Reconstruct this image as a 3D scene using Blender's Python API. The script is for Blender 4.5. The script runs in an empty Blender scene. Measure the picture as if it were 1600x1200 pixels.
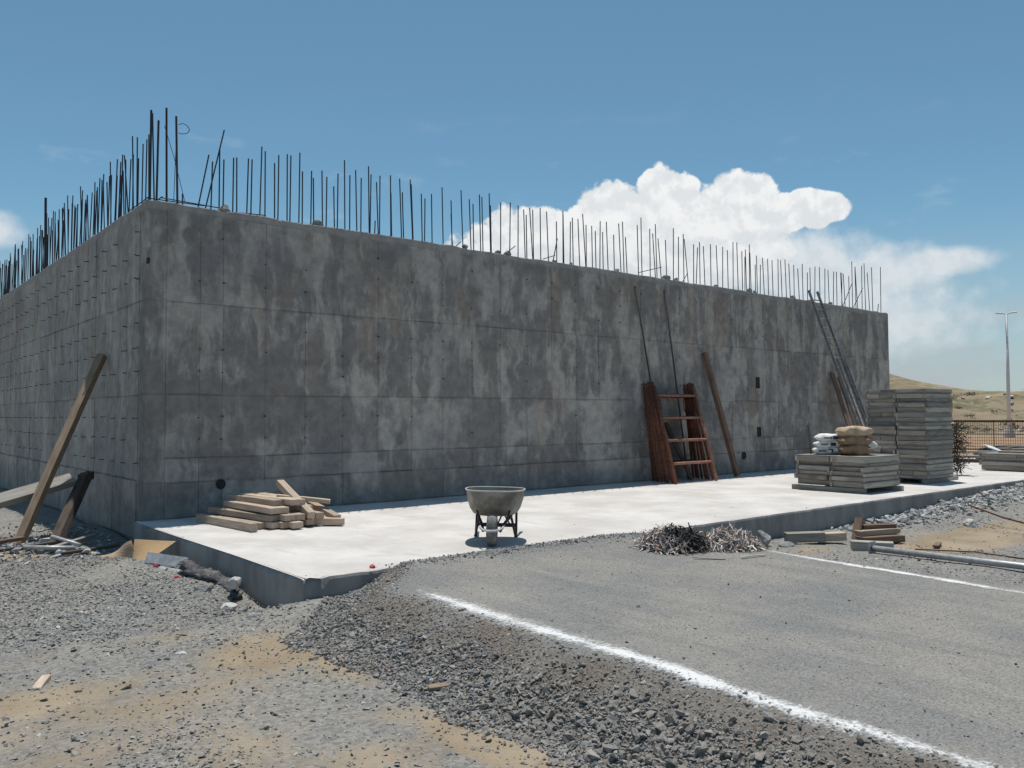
import bpy, bmesh, math, random
import numpy as np
from mathutils import Vector, Matrix, Euler

scene = bpy.context.scene
C = scene.collection
random.seed(11)
rad = math.radians

# ------------------------------------------------------------------ camera
cam_data = bpy.data.cameras.new('camera')
cam = bpy.data.objects.new('camera', cam_data)
C.objects.link(cam)
cam_data.sensor_width = 36.0
cam_data.lens = 29.25
cam_data.clip_start = 0.05
cam_data.clip_end = 4000
RIGHT = Vector((0.770, -0.637, -0.004)); FWD = Vector((0.637, 0.770, 0.037))
FWD.normalize(); RIGHT = (RIGHT - RIGHT.dot(FWD) * FWD).normalized(); UP = RIGHT.cross(FWD)
CAM = Vector((-3.80, -13.43, 1.60))
cam.matrix_world = Matrix(((RIGHT.x, UP.x, -FWD.x, CAM.x), (RIGHT.y, UP.y, -FWD.y, CAM.y),
                           (RIGHT.z, UP.z, -FWD.z, CAM.z), (0, 0, 0, 1)))
scene.camera = cam

# ------------------------------------------------------------------ light
SUN_DIR = Vector((0.15, 0.20, 1.0)).normalized()
SUN_EL = math.asin(SUN_DIR.z); SUN_AZ = math.atan2(SUN_DIR.x, SUN_DIR.y)
sun_data = bpy.data.lights.new('sun', 'SUN')
sun_data.energy = 4.2; sun_data.angle = rad(0.53); sun_data.color = (1.0, 0.955, 0.89)
sun = bpy.data.objects.new('sun', sun_data); C.objects.link(sun)
sun.rotation_euler = SUN_DIR.to_track_quat('Z', 'Y').to_euler()
sun.location = (5, 5, 30)
scene.view_settings.view_transform = 'Standard'
scene.view_settings.look = 'None'
scene.view_settings.gamma = 1.0
scene.view_settings.exposure = 0.0
scene.view_settings.use_curve_mapping = False

# ------------------------------------------------------------------ node helper
class NT:
    def __init__(self, tree):
        self.t = tree; self.n = tree.nodes; self.l = tree.links
    def new(self, typ, **kw):
        nd = self.n.new(typ)
        for k, v in kw.items(): setattr(nd, k, v)
        return nd
    def put(self, sock, v):
        if v is None: return
        if hasattr(v, 'is_output'): self.l.new(v, sock)
        elif isinstance(v, (tuple, list)):
            v = tuple(v)
            if sock.type == 'RGBA' and len(v) == 3: v = v + (1.0,)
            sock.default_value = v
        else: sock.default_value = v
    def math(self, op, a, b=None, c=None, clamp=False):
        nd = self.new('ShaderNodeMath', operation=op, use_clamp=clamp)
        for i, v in enumerate((a, b, c)): self.put(nd.inputs[i], v)
        return nd.outputs[0]
    def vm(self, op, a, b=None):
        nd = self.new('ShaderNodeVectorMath', operation=op)
        self.put(nd.inputs[0], a); self.put(nd.inputs[1], b)
        return nd.outputs['Value'] if op in ('LENGTH', 'DOT_PRODUCT', 'DISTANCE') else nd.outputs[0]
    def mix(self, f, a, b, blend='MIX'):
        nd = self.new('ShaderNodeMix', data_type='RGBA', blend_type=blend)
        self.put(nd.inputs[0], f); self.put(nd.inputs[6], a); self.put(nd.inputs[7], b)
        return nd.outputs[2]
    def ramp(self, v, lo, hi, a=0.0, b=1.0, smooth=True):
        nd = self.new('ShaderNodeMapRange', clamp=True, interpolation_type='SMOOTHSTEP' if smooth else 'LINEAR')
        self.put(nd.inputs[0], v); nd.inputs[1].default_value = lo; nd.inputs[2].default_value = hi
        nd.inputs[3].default_value = a; nd.inputs[4].default_value = b
        return nd.outputs[0]
    def noise(self, vec, scale, detail=4, rough=0.55, dist=0.0):
        nd = self.new('ShaderNodeTexNoise'); self.put(nd.inputs['Vector'], vec)
        nd.inputs['Scale'].default_value = scale; nd.inputs['Detail'].default_value = detail
        nd.inputs['Roughness'].default_value = rough; nd.inputs['Distortion'].default_value = dist
        return nd.outputs[0]
    def voro(self, vec, scale, feature='F1', out='Distance'):
        nd = self.new('ShaderNodeTexVoronoi', feature=feature); self.put(nd.inputs['Vector'], vec)
        nd.inputs['Scale'].default_value = scale
        return nd.outputs[out]
    def scale(self, vec, s): return self.vm('MULTIPLY', vec, tuple(s))
    def pos(self): return self.new('ShaderNodeNewGeometry').outputs['Position']
    def obj(self): return self.new('ShaderNodeTexCoord').outputs['Object']
    def rand(self): return self.new('ShaderNodeObjectInfo').outputs['Random']
    def attr(self, name, out='Fac'): return self.new('ShaderNodeAttribute', attribute_name=name).outputs[out]
    def bump(self, h, strength=0.4, dist=0.02):
        nd = self.new('ShaderNodeBump'); self.put(nd.inputs['Height'], h)
        nd.inputs['Strength'].default_value = strength; nd.inputs['Distance'].default_value = dist
        return nd.outputs[0]

# ------------------------------------------------------------------ world: Nishita sky with cumulus
world = bpy.data.worlds.new('World'); scene.world = world; world.use_nodes = True
w = NT(world.node_tree); w.n.clear()
sky = w.new('ShaderNodeTexSky', sky_type='NISHITA', sun_disc=False, sun_elevation=SUN_EL, sun_rotation=SUN_AZ,
            altitude=1400.0, air_density=1.0, dust_density=1.6, ozone_density=1.6)
SKY_STRENGTH = 0.105
dirv = w.new('ShaderNodeTexCoord').outputs['Generated']
sep = w.new('ShaderNodeSeparateXYZ'); w.l.new(dirv, sep.inputs[0])
az = w.math('MULTIPLY', w.math('ARCTAN2', sep.outputs[0], sep.outputs[1]), 180 / math.pi)
el = w.math('MULTIPLY', w.math('ARCSINE', sep.outputs[2]), 180 / math.pi)
comb = w.new('ShaderNodeCombineXYZ'); w.l.new(az, comb.inputs[0]); w.l.new(el, comb.inputs[1])
ang = comb.outputs[0]
def n2(vec, scale, detail, rough):
    nd = w.new('ShaderNodeTexNoise', noise_dimensions='2D'); w.l.new(vec, nd.inputs['Vector'])
    nd.inputs['Scale'].default_value = scale; nd.inputs['Detail'].default_value = detail; nd.inputs['Roughness'].default_value = rough
    return nd.outputs[0]
n_big = n2(ang, .40, 8, 0.62)
lump = w.new('ShaderNodeTexVoronoi', feature='F1', voronoi_dimensions='2D'); w.l.new(ang, lump.inputs['Vector']); lump.inputs['Scale'].default_value = .62
edge = w.math('ADD', w.math('MULTIPLY', w.math('SUBTRACT', n_big, 0.5), 0.52), w.math('MULTIPLY', w.math('SUBTRACT', 0.46, lump.outputs['Distance']), 0.22))
def blobs(lst):
    cur = None
    for (a, e, rx, ry) in lst:
        mp = w.new('ShaderNodeMapping'); w.l.new(ang, mp.inputs[0])
        mp.inputs['Location'].default_value = (-a / rx, -e / ry, 0); mp.inputs['Scale'].default_value = (1 / rx, 1 / ry, 0)
        d = w.vm('LENGTH', mp.outputs[0])
        cur = d if cur is None else w.math('MINIMUM', cur, d)
    return w.math('SUBTRACT', 1.0, cur)
crisp = blobs([(50.3, 14.0, 2.9, 2.9), (46.6, 13.2, 4.2, 2.8), (41.6, 11.3, 6.0, 3.6), (36.6, 8.6, 5.8, 4.2),
               (54.9, 13.4, 3.8, 2.8), (58.8, 13.1, 3.8, 1.6), (49.5, 10.6, 10.5, 4.6), (53.0, 12.3, 6.5, 3.0)])
soft = blobs([(58.0, 9.4, 7.5, 3.6), (63.0, 8.6, 5.6, 2.6), (66.6, 9.2, 4.6, 1.2), (59.0, 6.0, 14.0, 3.4), (7.0, 10.7, 2.5, 1.6), (46.0, 6.5, 13.0, 4.0)])
m_crisp = w.ramp(w.math('ADD', crisp, edge), 0.14, 0.24)
m_soft = w.ramp(w.math('ADD', soft, edge), 0.05, 0.62, 0.0, 0.85)
# streaky low cloud and thin wisps all round the horizon
wisp_n = n2(w.scale(ang, (1, 3.0, 0)), .16, 5, 0.62)
m_wisp = w.math('MULTIPLY', w.ramp(wisp_n, 0.58, 0.82, 0.0, 0.18), w.math('MULTIPLY', w.ramp(el, 2, 7), w.ramp(el, 15, 22, 1.0, 0.0)))
m_low = w.math('MULTIPLY', w.ramp(wisp_n, 0.34, 0.62, 0.62, 0.90), w.ramp(el, 0.0, 14.0, 1.0, 0.0))
# light on the cloud: tops white, undersides a little greyer, lumps modelled by the noise slope
nd1 = n2(w.vm('ADD', ang, (0.25, 0.65, 0.0)), .40, 4, 0.58)
relief = w.ramp(w.math('SUBTRACT', n_big, nd1), -0.14, 0.12)
hgt = w.ramp(el, 4.0, 14.5)
shade = w.math('MULTIPLY', w.math('ADD', 0.62, w.math('MULTIPLY', hgt, 0.38)), w.math('ADD', 0.66, w.math('MULTIPLY', relief, 0.34)))
cl_col = w.mix(shade, (4.2, 4.9, 5.6), (8.5, 8.6, 8.6))
tint = w.mix(1.0, sky.outputs[0], (0.755, 1.02, 0.955), 'MULTIPLY')
hs = w.new('ShaderNodeHueSaturation'); w.l.new(tint, hs.inputs['Color']); hs.inputs['Saturation'].default_value = 1.0
c1 = w.mix(m_low, hs.outputs[0], (4.2, 4.5, 4.9))
c2 = w.mix(m_wisp, c1, (6.2, 6.9, 7.3))
c3 = w.mix(m_soft, c2, w.mix(0.35, cl_col, (6.3, 6.9, 7.3)))
c4 = w.mix(m_crisp, c3, cl_col)
bg = w.new('ShaderNodeBackground'); w.l.new(c4, bg.inputs[0]); bg.inputs[1].default_value = SKY_STRENGTH
world.cycles.sampling_method = 'MANUAL'; world.cycles.sample_map_resolution = 512
wo = w.new('ShaderNodeOutputWorld'); w.l.new(bg.outputs[0], wo.inputs[0])

# ------------------------------------------------------------------ materials
def material(name):
    m = bpy.data.materials.new(name); m.use_nodes = True
    t = NT(m.node_tree); t.n.clear()
    b = t.new('ShaderNodeBsdfPrincipled'); o = t.new('ShaderNodeOutputMaterial')
    t.l.new(b.outputs[0], o.inputs[0])
    b.inputs['Roughness'].default_value = 0.9
    b.inputs['Specular IOR Level'].default_value = 0.25
    return m, t, b, o

def simple(name, a, b_, scale=8, rough=0.8, bump=0.2, bdist=0.004, metal=0.0, coords='obj', stretch=(1, 1, 1), tone=0.0, lo=0.35, hi=0.65, detail=5, spec=0.25):
    m, t, b, o = material(name)
    v = t.scale(t.obj() if coords == 'obj' else t.pos(), stretch)
    n = t.noise(v, scale, detail, 0.6)
    col = t.mix(t.ramp(n, lo, hi), a, b_)
    if tone:
        k = t.math('ADD', 1.0 - tone, t.math('MULTIPLY', t.rand(), 2 * tone))
        g = t.new('ShaderNodeCombineColor'); [t.l.new(k, g.inputs[i]) for i in range(3)]
        col = t.mix(1.0, col, g.outputs[0], 'MULTIPLY')
    t.put(b.inputs['Base Color'], col); b.inputs['Roughness'].default_value = rough
    b.inputs['Metallic'].default_value = metal; b.inputs['Specular IOR Level'].default_value = spec
    if bump:
        t.put(b.inputs['Normal'], t.bump(t.noise(v, scale * 5, 4, 0.6), bump, bdist))
    return m

def wood(name, a, b_, dark, tone=0.14):
    m, t, b, o = material(name)
    v = t.obj()
    off = t.math('MULTIPLY', t.rand(), 37.0)
    cv = t.new('ShaderNodeCombineXYZ'); t.l.new(off, cv.inputs[0]); t.l.new(off, cv.inputs[1])
    v2 = t.vm('ADD', v, cv.outputs[0])
    grain = t.noise(t.scale(v2, (1.3, 26, 26)), 2.2, 6, 0.6, 0.4)
    patch = t.noise(t.scale(v2, (1, 3, 3)), 2.3, 4, 0.55)
    col = t.mix(t.ramp(grain, 0.32, 0.68), a, b_)
    col = t.mix(t.ramp(patch, 0.5, 0.72, 0.0, 0.75), col, dark)
    k = t.math('ADD', 1.0 - tone, t.math('MULTIPLY', t.rand(), 2 * tone))
    g = t.new('ShaderNodeCombineColor'); [t.l.new(k, g.inputs[i]) for i in range(3)]
    col = t.mix(1.0, col, g.outputs[0], 'MULTIPLY')
    t.put(b.inputs['Base Color'], col); b.inputs['Roughness'].default_value = 0.85
    t.put(b.inputs['Normal'], t.bump(grain, 0.35, 0.004))
    return m

def wall_material(name, side):
    m, t, b, o = material(name)
    p = t.pos()
    warp = t.new('ShaderNodeTexNoise'); t.l.new(p, warp.inputs['Vector']); warp.inputs['Scale'].default_value = 2.2; warp.inputs['Detail'].default_value = 3
    wv = t.vm('ADD', p, t.scale(t.vm('SUBTRACT', warp.outputs['Color'], (0.5, 0.5, 0.5)), (0.25, 0.25, 0.45)))
    st = (0.30, 1.0, 0.30) if side else (1.0, 0.30, 0.34)
    s1 = t.noise(t.scale(wv, st), 2.3 if not side else 2.6, 5, 0.62)
    cloud = t.noise(wv, 0.85, 5, 0.6)
    drip = t.noise(t.scale(wv, (0.3, 1.0, 0.12) if side else (1.0, 0.3, 0.10)), 7.0, 4, 0.6)
    r = t.rand()
    sepz = t.new('ShaderNodeSeparateXYZ'); t.l.new(p, sepz.inputs[0]); z = sepz.outputs[2]
    up = t.ramp(z, 1.8, 2.1)
    f = t.math('ADD', t.math('MULTIPLY', s1, t.math('ADD', 0.35, t.math('MULTIPLY', up, 0.35))),
               t.math('MULTIPLY', cloud, t.math('SUBTRACT', 0.65, t.math('MULTIPLY', up, 0.35))))
    f = t.math('ADD', f, t.math('MULTIPLY', t.math('SUBTRACT', r, 0.5), 0.07 if not side else 0.13))
    f = t.math('ADD', f, t.math('MULTIPLY', t.math('SUBTRACT', drip, 0.5), 0.16))
    light = t.ramp(t.math('ADD', f, t.math('MULTIPLY', t.ramp(sepz.outputs[0], 0.0, 9.0), 0.035)), 0.485 if not side else 0.40, 0.60 if not side else 0.62)
    dk = (0.205, 0.192, 0.182) if not side else (0.275, 0.255, 0.235)
    lt = (0.355, 0.335, 0.308) if not side else (0.40, 0.375, 0.34)
    col = t.mix(light, dk, lt)
    isl = t.noise(t.vm('ADD', t.scale(wv, (1.0, 1.0, 0.55)), (3.1, 8.7, 5.2)), 3.6, 4, 0.6)
    col = t.mix(t.math('MULTIPLY', t.ramp(isl, 0.555, 0.60), t.ramp(cloud, 0.42, 0.60, 0.0, 0.6)), col, lt)
    col = t.mix(t.math('MULTIPLY', t.ramp(isl, 0.43, 0.39), t.ramp(cloud, 0.40, 0.55, 0.75, 0.0)), col, tuple(0.82 * q for q in dk))
    # bluish damp patches, rusty brown stains, pale lime runs
    col = t.mix(t.ramp(t.noise(wv, 0.6, 3, 0.5), 0.50, 0.70, 0.0, 0.45), col, (0.19, 0.19, 0.20))
    col = t.mix(t.ramp(t.noise(t.scale(t.vm('ADD', wv, (7.3, 1.1, 3.7)), st), 1.5, 5, 0.6), 0.53, 0.68, 0.0, 0.45), col, (0.275, 0.220, 0.170))
    lime = t.math('MULTIPLY', t.ramp(t.noise(t.scale(wv, (0.3, 1.0, 0.08) if side else (1.0, 0.3, 0.09)), 5.2, 5, 0.65), 0.60, 0.72), t.ramp(z, 2.0, 3.6, 0.35, 0.75))
    col = t.mix(lime, col, (0.40, 0.395, 0.375))
    band = t.ramp(z, 4.80, 4.86)
    col = t.mix(t.math('MULTIPLY', band, 0.7), col, (0.30, 0.29, 0.28))
    lowz = t.math('ADD', z, t.math('MULTIPLY', t.noise(p, 2.0, 4), 0.5))
    col = t.mix(t.ramp(lowz, 0.35, 0.75, 0.4, 0.0), col, (0.20, 0.195, 0.19))
    mott = t.noise(p, 4.5, 4, 0.65)
    col = t.mix(1.0, col, t.mix(t.ramp(mott, 0.3, 0.7), (0.90, 0.895, 0.885), (1.25, 1.235, 1.215)), 'MULTIPLY')
    wz = t.math('ADD', z, t.math('MULTIPLY', t.math('SUBTRACT', t.noise(t.scale(p, (1, 1, .2)), 0.9, 3), 0.5), 0.10))
    for lv in ((0.56, 0.94, 1.94, 3.40) if not side else (0.60, 1.93, 3.40)):
        ln = t.math('MULTIPLY', t.ramp(t.math('ABSOLUTE', t.math('SUBTRACT', wz, lv)), 0.006, 0.030, 1.0, 0.0), t.ramp(s1, 0.38, 0.60, 0.75, 0.1))
        col = t.mix(t.math('MULTIPLY', ln, 0.75), col, (0.14, 0.13, 0.12))
    pit = t.voro(p, 16, 'F1')
    pits = t.math('MULTIPLY', t.ramp(pit, 0.05, 0.10, 1.0, 0.0), t.ramp(t.noise(p, 3.1, 2), 0.5, 0.6))
    col = t.mix(t.math('MULTIPLY', pits, 0.5), col, (0.06, 0.06, 0.06))
    t.put(b.inputs['Base Color'], col); b.inputs['Roughness'].default_value = 0.92
    h = t.math('ADD', t.noise(p, 9, 6, 0.6), t.math('MULTIPLY', t.noise(t.scale(p, (0.3, 12, 0.5) if side else (12, 0.3, 0.5)), 3, 2), 0.25))
    t.put(b.inputs['Normal'], t.bump(h, 0.35, 0.012))
    return m

M = {}
M['front'] = wall_material('stained_concrete', False)
M['side'] = wall_material('board_marked_concrete', True)
M['rough_conc'] = simple('rough_concrete', (0.20, 0.195, 0.185), (0.30, 0.295, 0.28), 7, 0.95, 0.8, 0.02, coords='pos')
M['joint'] = simple('joint_concrete', (0.12, 0.118, 0.115), (0.18, 0.176, 0.17), 5, 0.95, 0.4, 0.01, coords='pos')

def slab_material():
    m, t, b, o = material('pale_slab_concrete')
    p = t.pos()
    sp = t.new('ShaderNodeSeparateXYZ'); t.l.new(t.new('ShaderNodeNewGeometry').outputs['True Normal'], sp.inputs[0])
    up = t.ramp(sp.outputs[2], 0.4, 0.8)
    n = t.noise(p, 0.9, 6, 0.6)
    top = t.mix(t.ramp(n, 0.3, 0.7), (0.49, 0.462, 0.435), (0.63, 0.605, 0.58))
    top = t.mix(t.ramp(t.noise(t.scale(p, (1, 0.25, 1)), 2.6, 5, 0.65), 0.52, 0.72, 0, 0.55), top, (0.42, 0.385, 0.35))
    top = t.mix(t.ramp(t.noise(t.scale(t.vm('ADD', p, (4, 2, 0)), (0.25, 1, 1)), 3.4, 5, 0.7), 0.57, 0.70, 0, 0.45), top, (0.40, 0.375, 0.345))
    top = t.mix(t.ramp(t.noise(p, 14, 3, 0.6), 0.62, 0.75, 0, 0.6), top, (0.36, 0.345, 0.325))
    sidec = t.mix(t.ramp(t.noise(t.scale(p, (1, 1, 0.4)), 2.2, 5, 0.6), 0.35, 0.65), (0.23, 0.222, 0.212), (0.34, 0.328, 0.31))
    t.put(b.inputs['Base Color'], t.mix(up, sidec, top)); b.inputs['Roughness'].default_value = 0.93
    t.put(b.inputs['Normal'], t.bump(t.math('ADD', t.noise(p, 5, 6, 0.65), t.math('MULTIPLY', t.noise(p, 40, 3), 0.4)), 0.35, 0.012))
    return m
M['slab'] = slab_material()

def ground_material():
    m, t, b, o = material('gravel_and_earth')
    p = t.pos()
    soil = t.attr('soil'); pad = t.attr('pad'); red = t.attr('red')
    wob = t.math('MULTIPLY', t.math('SUBTRACT', t.noise(p, 2.4, 6, 0.65), 0.5), 1.0)
    sm = t.ramp(t.math('ADD', soil, wob), 0.16, 0.80)
    g = t.mix(t.ramp(t.noise(p, 1.1, 4), 0.35, 0.65), (0.20, 0.19, 0.172), (0.27, 0.248, 0.208))
    cell = t.new('ShaderNodeTexVoronoi'); t.l.new(p, cell.inputs['Vector']); cell.inputs['Scale'].default_value = 38
    cs = t.new('ShaderNodeSeparateColor'); t.l.new(cell.outputs['Color'], cs.inputs[0])
    g = t.mix(t.ramp(cs.outputs[0], 0.0, 1.0, 0.0, 1.0, False), t.mix(0.45, g, (0.07, 0.075, 0.085)), t.mix(0.35, g, (0.40, 0.40, 0.39)))
    e = t.mix(t.ramp(t.noise(p, 1.7, 5), 0.3, 0.7), (0.265, 0.205, 0.135), (0.35, 0.285, 0.205))
    e = t.mix(t.ramp(t.noise(p, 30, 3), 0.60, 0.72, 0, 0.5), e, (0.17, 0.16, 0.145))
    pd = t.mix(t.ramp(t.noise(p, 0.8, 6, 0.62), 0.36, 0.64), (0.195, 0.196, 0.19), (0.285, 0.265, 0.235))
    pd = t.mix(t.ramp(t.noise(t.scale(p, (1.6, 0.22, 1)), 1.5, 5, 0.6), 0.50, 0.68, 0, 0.6), pd, (0.32, 0.30, 0.265))
    pd = t.mix(t.ramp(t.noise(t.scale(t.vm('ADD', p, (9, 3, 0)), (1.6, 0.3, 1)), 1.1, 5, 0.6), 0.52, 0.66, 0, 0.5), pd, (0.155, 0.16, 0.16))
    fine = t.new('ShaderNodeTexVoronoi'); t.l.new(p, fine.inputs['Vector']); fine.inputs['Scale'].default_value = 85
    fs = t.new('ShaderNodeSeparateColor'); t.l.new(fine.outputs['Color'], fs.inputs[0])
    pd = t.mix(t.ramp(fs.outputs[0], 0, 1, 0, 1, False), t.mix(0.40, pd, (0.07, 0.07, 0.07)), t.mix(0.22, pd, (0.46, 0.45, 0.43)))
    col = t.mix(sm, g, e)
    col = t.mix(t.ramp(t.math('ADD', pad, t.math('MULTIPLY', wob, 0.3)), 0.4, 0.6), col, pd)
    col = t.mix(t.math('MULTIPLY', t.attr('bank'), t.ramp(t.noise(p, 1.6, 5, 0.6), 0.3, 0.65, 0.35, 0.95)), col, t.mix(t.ramp(fs.outputs[1], 0, 1, 0, 1, False), (0.095, 0.078, 0.065), (0.215, 0.18, 0.15)))
    col = t.mix(red, col, t.mix(t.noise(p, 0.7, 4), (0.27, 0.16, 0.09), (0.36, 0.24, 0.15)))
    t.put(b.inputs['Base Color'], col); b.inputs['Roughness'].default_value = 0.97
    h = t.math('ADD', t.math('MULTIPLY', cell.outputs['Distance'], -0.8), t.math('ADD', t.noise(p, 60, 4, 0.7), t.math('MULTIPLY', fine.outputs['Distance'], -0.5)))
    t.put(b.inputs['Normal'], t.bump(h, 0.7, 0.012))
    return m
M['ground'] = ground_material()

def stone_material():
    m, t, b, o = material('crushed_stone')
    a = t.new('ShaderNodeAttribute', attribute_name='Col').outputs['Color']
    n = t.noise(t.pos(), 55, 3, 0.6)
    col = t.mix(t.ramp(n, 0.3, 0.7), t.mix(0.15, a, (0.05, 0.05, 0.05)), t.mix(0.15, a, (0.5, 0.5, 0.48)))
    t.put(b.inputs['Base Color'], col); b.inputs['Roughness'].default_value = 0.88
    return m
M['stone'] = stone_material()

def chalk_material():
    m, t, b, o = material('lime_powder')
    p = t.pos()
    ac = t.attr('across')     # 1 on the middle of the line, 0 at its borders
    n = t.math('ADD', t.math('MULTIPLY', t.math('SUBTRACT', t.noise(p, 4.0, 5, 0.65), 0.5), 0.9), t.math('MULTIPLY', t.math('SUBTRACT', t.noise(p, 38, 4, 0.7), 0.5), 1.2))
    a = t.ramp(t.math('ADD', ac, t.math('MULTIPLY', n, 1.15)), 0.36, 1.05, 0.0, 0.93)
    tr = t.new('ShaderNodeBsdfTransparent'); mx = t.new('ShaderNodeMixShader')
    t.l.new(a, mx.inputs[0]); t.l.new(tr.outputs[0], mx.inputs[1]); t.l.new(b.outputs[0], mx.inputs[2]); t.l.new(mx.outputs[0], o.inputs[0])
    b.inputs['Base Color'].default_value = (0.70, 0.70, 0.69, 1)
    return m
M['chalk'] = chalk_material()

M['rebar'] = simple('weathered_rebar', (0.035, 0.04, 0.055), (0.075, 0.062, 0.058), 30, 0.7, 0.0, metal=0.3, tone=0.15)
M['rust'] = simple('rusty_steel', (0.115, 0.045, 0.028), (0.205, 0.085, 0.052), 16, 0.8, 0.25, 0.002, tone=0.18)
M['rust_worn'] = simple('worn_rusty_steel', (0.24, 0.105, 0.065), (0.36, 0.20, 0.14), 18, 0.7, 0.2, 0.002, tone=0.1)
M['galv'] = simple('galvanised_steel', (0.34, 0.35, 0.355), (0.48, 0.48, 0.47), 14, 0.5, 0.1, 0.001, metal=0.35)
M['alu'] = simple('dull_aluminium', (0.22, 0.215, 0.205), (0.34, 0.33, 0.315), 10, 0.45, 0.05, 0.001, metal=0.5)
M['wood_pale'] = wood('pale_dusty_lumber', (0.38, 0.285, 0.21), (0.54, 0.44, 0.345), (0.33, 0.29, 0.25), 0.2)
M['wood_warm'] = wood('brown_lumber', (0.135, 0.085, 0.06), (0.225, 0.15, 0.105), (0.10, 0.07, 0.055))
M['wood_post'] = wood('tan_post_lumber', (0.22, 0.155, 0.105), (0.33, 0.25, 0.175), (0.17, 0.12, 0.085), 0.05)
M['wood_beam'] = wood('dusty_beam_lumber', (0.27, 0.25, 0.225), (0.40, 0.375, 0.34), (0.22, 0.19, 0.16), 0.05)
M['wood_dark'] = wood('dark_old_lumber', (0.065, 0.05, 0.042), (0.13, 0.10, 0.08), (0.05, 0.04, 0.035))
M['wood_grey'] = wood('grey_form_lumber', (0.28, 0.255, 0.22), (0.42, 0.385, 0.335), (0.16, 0.14, 0.12), 0.34)
M['ply_grey'] = wood('grey_form_plywood', (0.20, 0.195, 0.18), (0.30, 0.285, 0.26), (0.13, 0.12, 0.105), 0.2)
M['ply_tan'] = wood('tan_plywood', (0.46, 0.30, 0.155), (0.54, 0.37, 0.20), (0.42, 0.28, 0.16), 0.05)
M['card'] = simple('brown_paper', (0.36, 0.25, 0.165), (0.46, 0.34, 0.235), 5, 0.9, 0.4, 0.01)
M['bag_white'] = simple('white_bag_paper', (0.70, 0.69, 0.67), (0.80, 0.79, 0.77), 6, 0.7, 0.35, 0.012)
M['bag_tan'] = simple('kraft_bag_paper', (0.43, 0.31, 0.20), (0.55, 0.43, 0.30), 5, 0.8, 0.4, 0.012)
M['bag_brown'] = simple('dark_kraft_bag_paper', (0.25, 0.155, 0.095), (0.34, 0.225, 0.145), 5, 0.8, 0.4, 0.012)
M['ink'] = simple('dark_ink', (0.03, 0.03, 0.035), (0.06, 0.06, 0.065), 30, 0.7, 0.0)
M['tub'] = simple('cement_stained_tub', (0.16, 0.145, 0.12), (0.34, 0.325, 0.29), 4, 0.65, 0.25, 0.004, detail=7)
M['tub_rim'] = simple('worn_steel_rim', (0.45, 0.43, 0.385), (0.55, 0.53, 0.48), 10, 0.55, 0.1, 0.002)
M['frame_dark'] = simple('dark_painted_steel', (0.025, 0.022, 0.028), (0.055, 0.042, 0.042), 12, 0.55, 0.1, 0.002)
M['tyre'] = simple('dusty_rubber', (0.12, 0.12, 0.115), (0.24, 0.235, 0.22), 9, 0.9, 0.3, 0.003)
M['bar_pale'] = simple('pale_worn_steel', (0.45, 0.44, 0.45), (0.58, 0.57, 0.57), 14, 0.5, 0.1, 0.001)
M['black_plastic'] = simple('black_sheet_plastic', (0.03, 0.03, 0.034), (0.06, 0.06, 0.065), 8, 0.55, 0.5, 0.02)
M['film'] = simple('dusty_grey_film', (0.045, 0.045, 0.05), (0.13, 0.13, 0.135), 7, 0.5, 0.7, 0.03)
M['red_plastic'] = simple('red_plastic', (0.45, 0.04, 0.05), (0.55, 0.08, 0.08), 8, 0.6, 0.1)
M['white_paint'] = simple('white_painted_steel', (0.62, 0.64, 0.65), (0.70, 0.72, 0.72), 4, 0.5, 0.0)
M['grey_rock'] = simple('grey_rock', (0.20, 0.20, 0.195), (0.34, 0.335, 0.32), 6, 0.92, 0.7, 0.015)
M['pale_rock'] = simple('pale_rock', (0.45, 0.43, 0.40), (0.58, 0.56, 0.53), 6, 0.92, 0.6, 0.015)
M['hole_shade'] = simple('painted_hole_shade', (0.03, 0.03, 0.03), (0.05, 0.05, 0.05), 10, 0.9, 0.0)  # near-black colour paints the shade inside openings and a hollow

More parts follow.
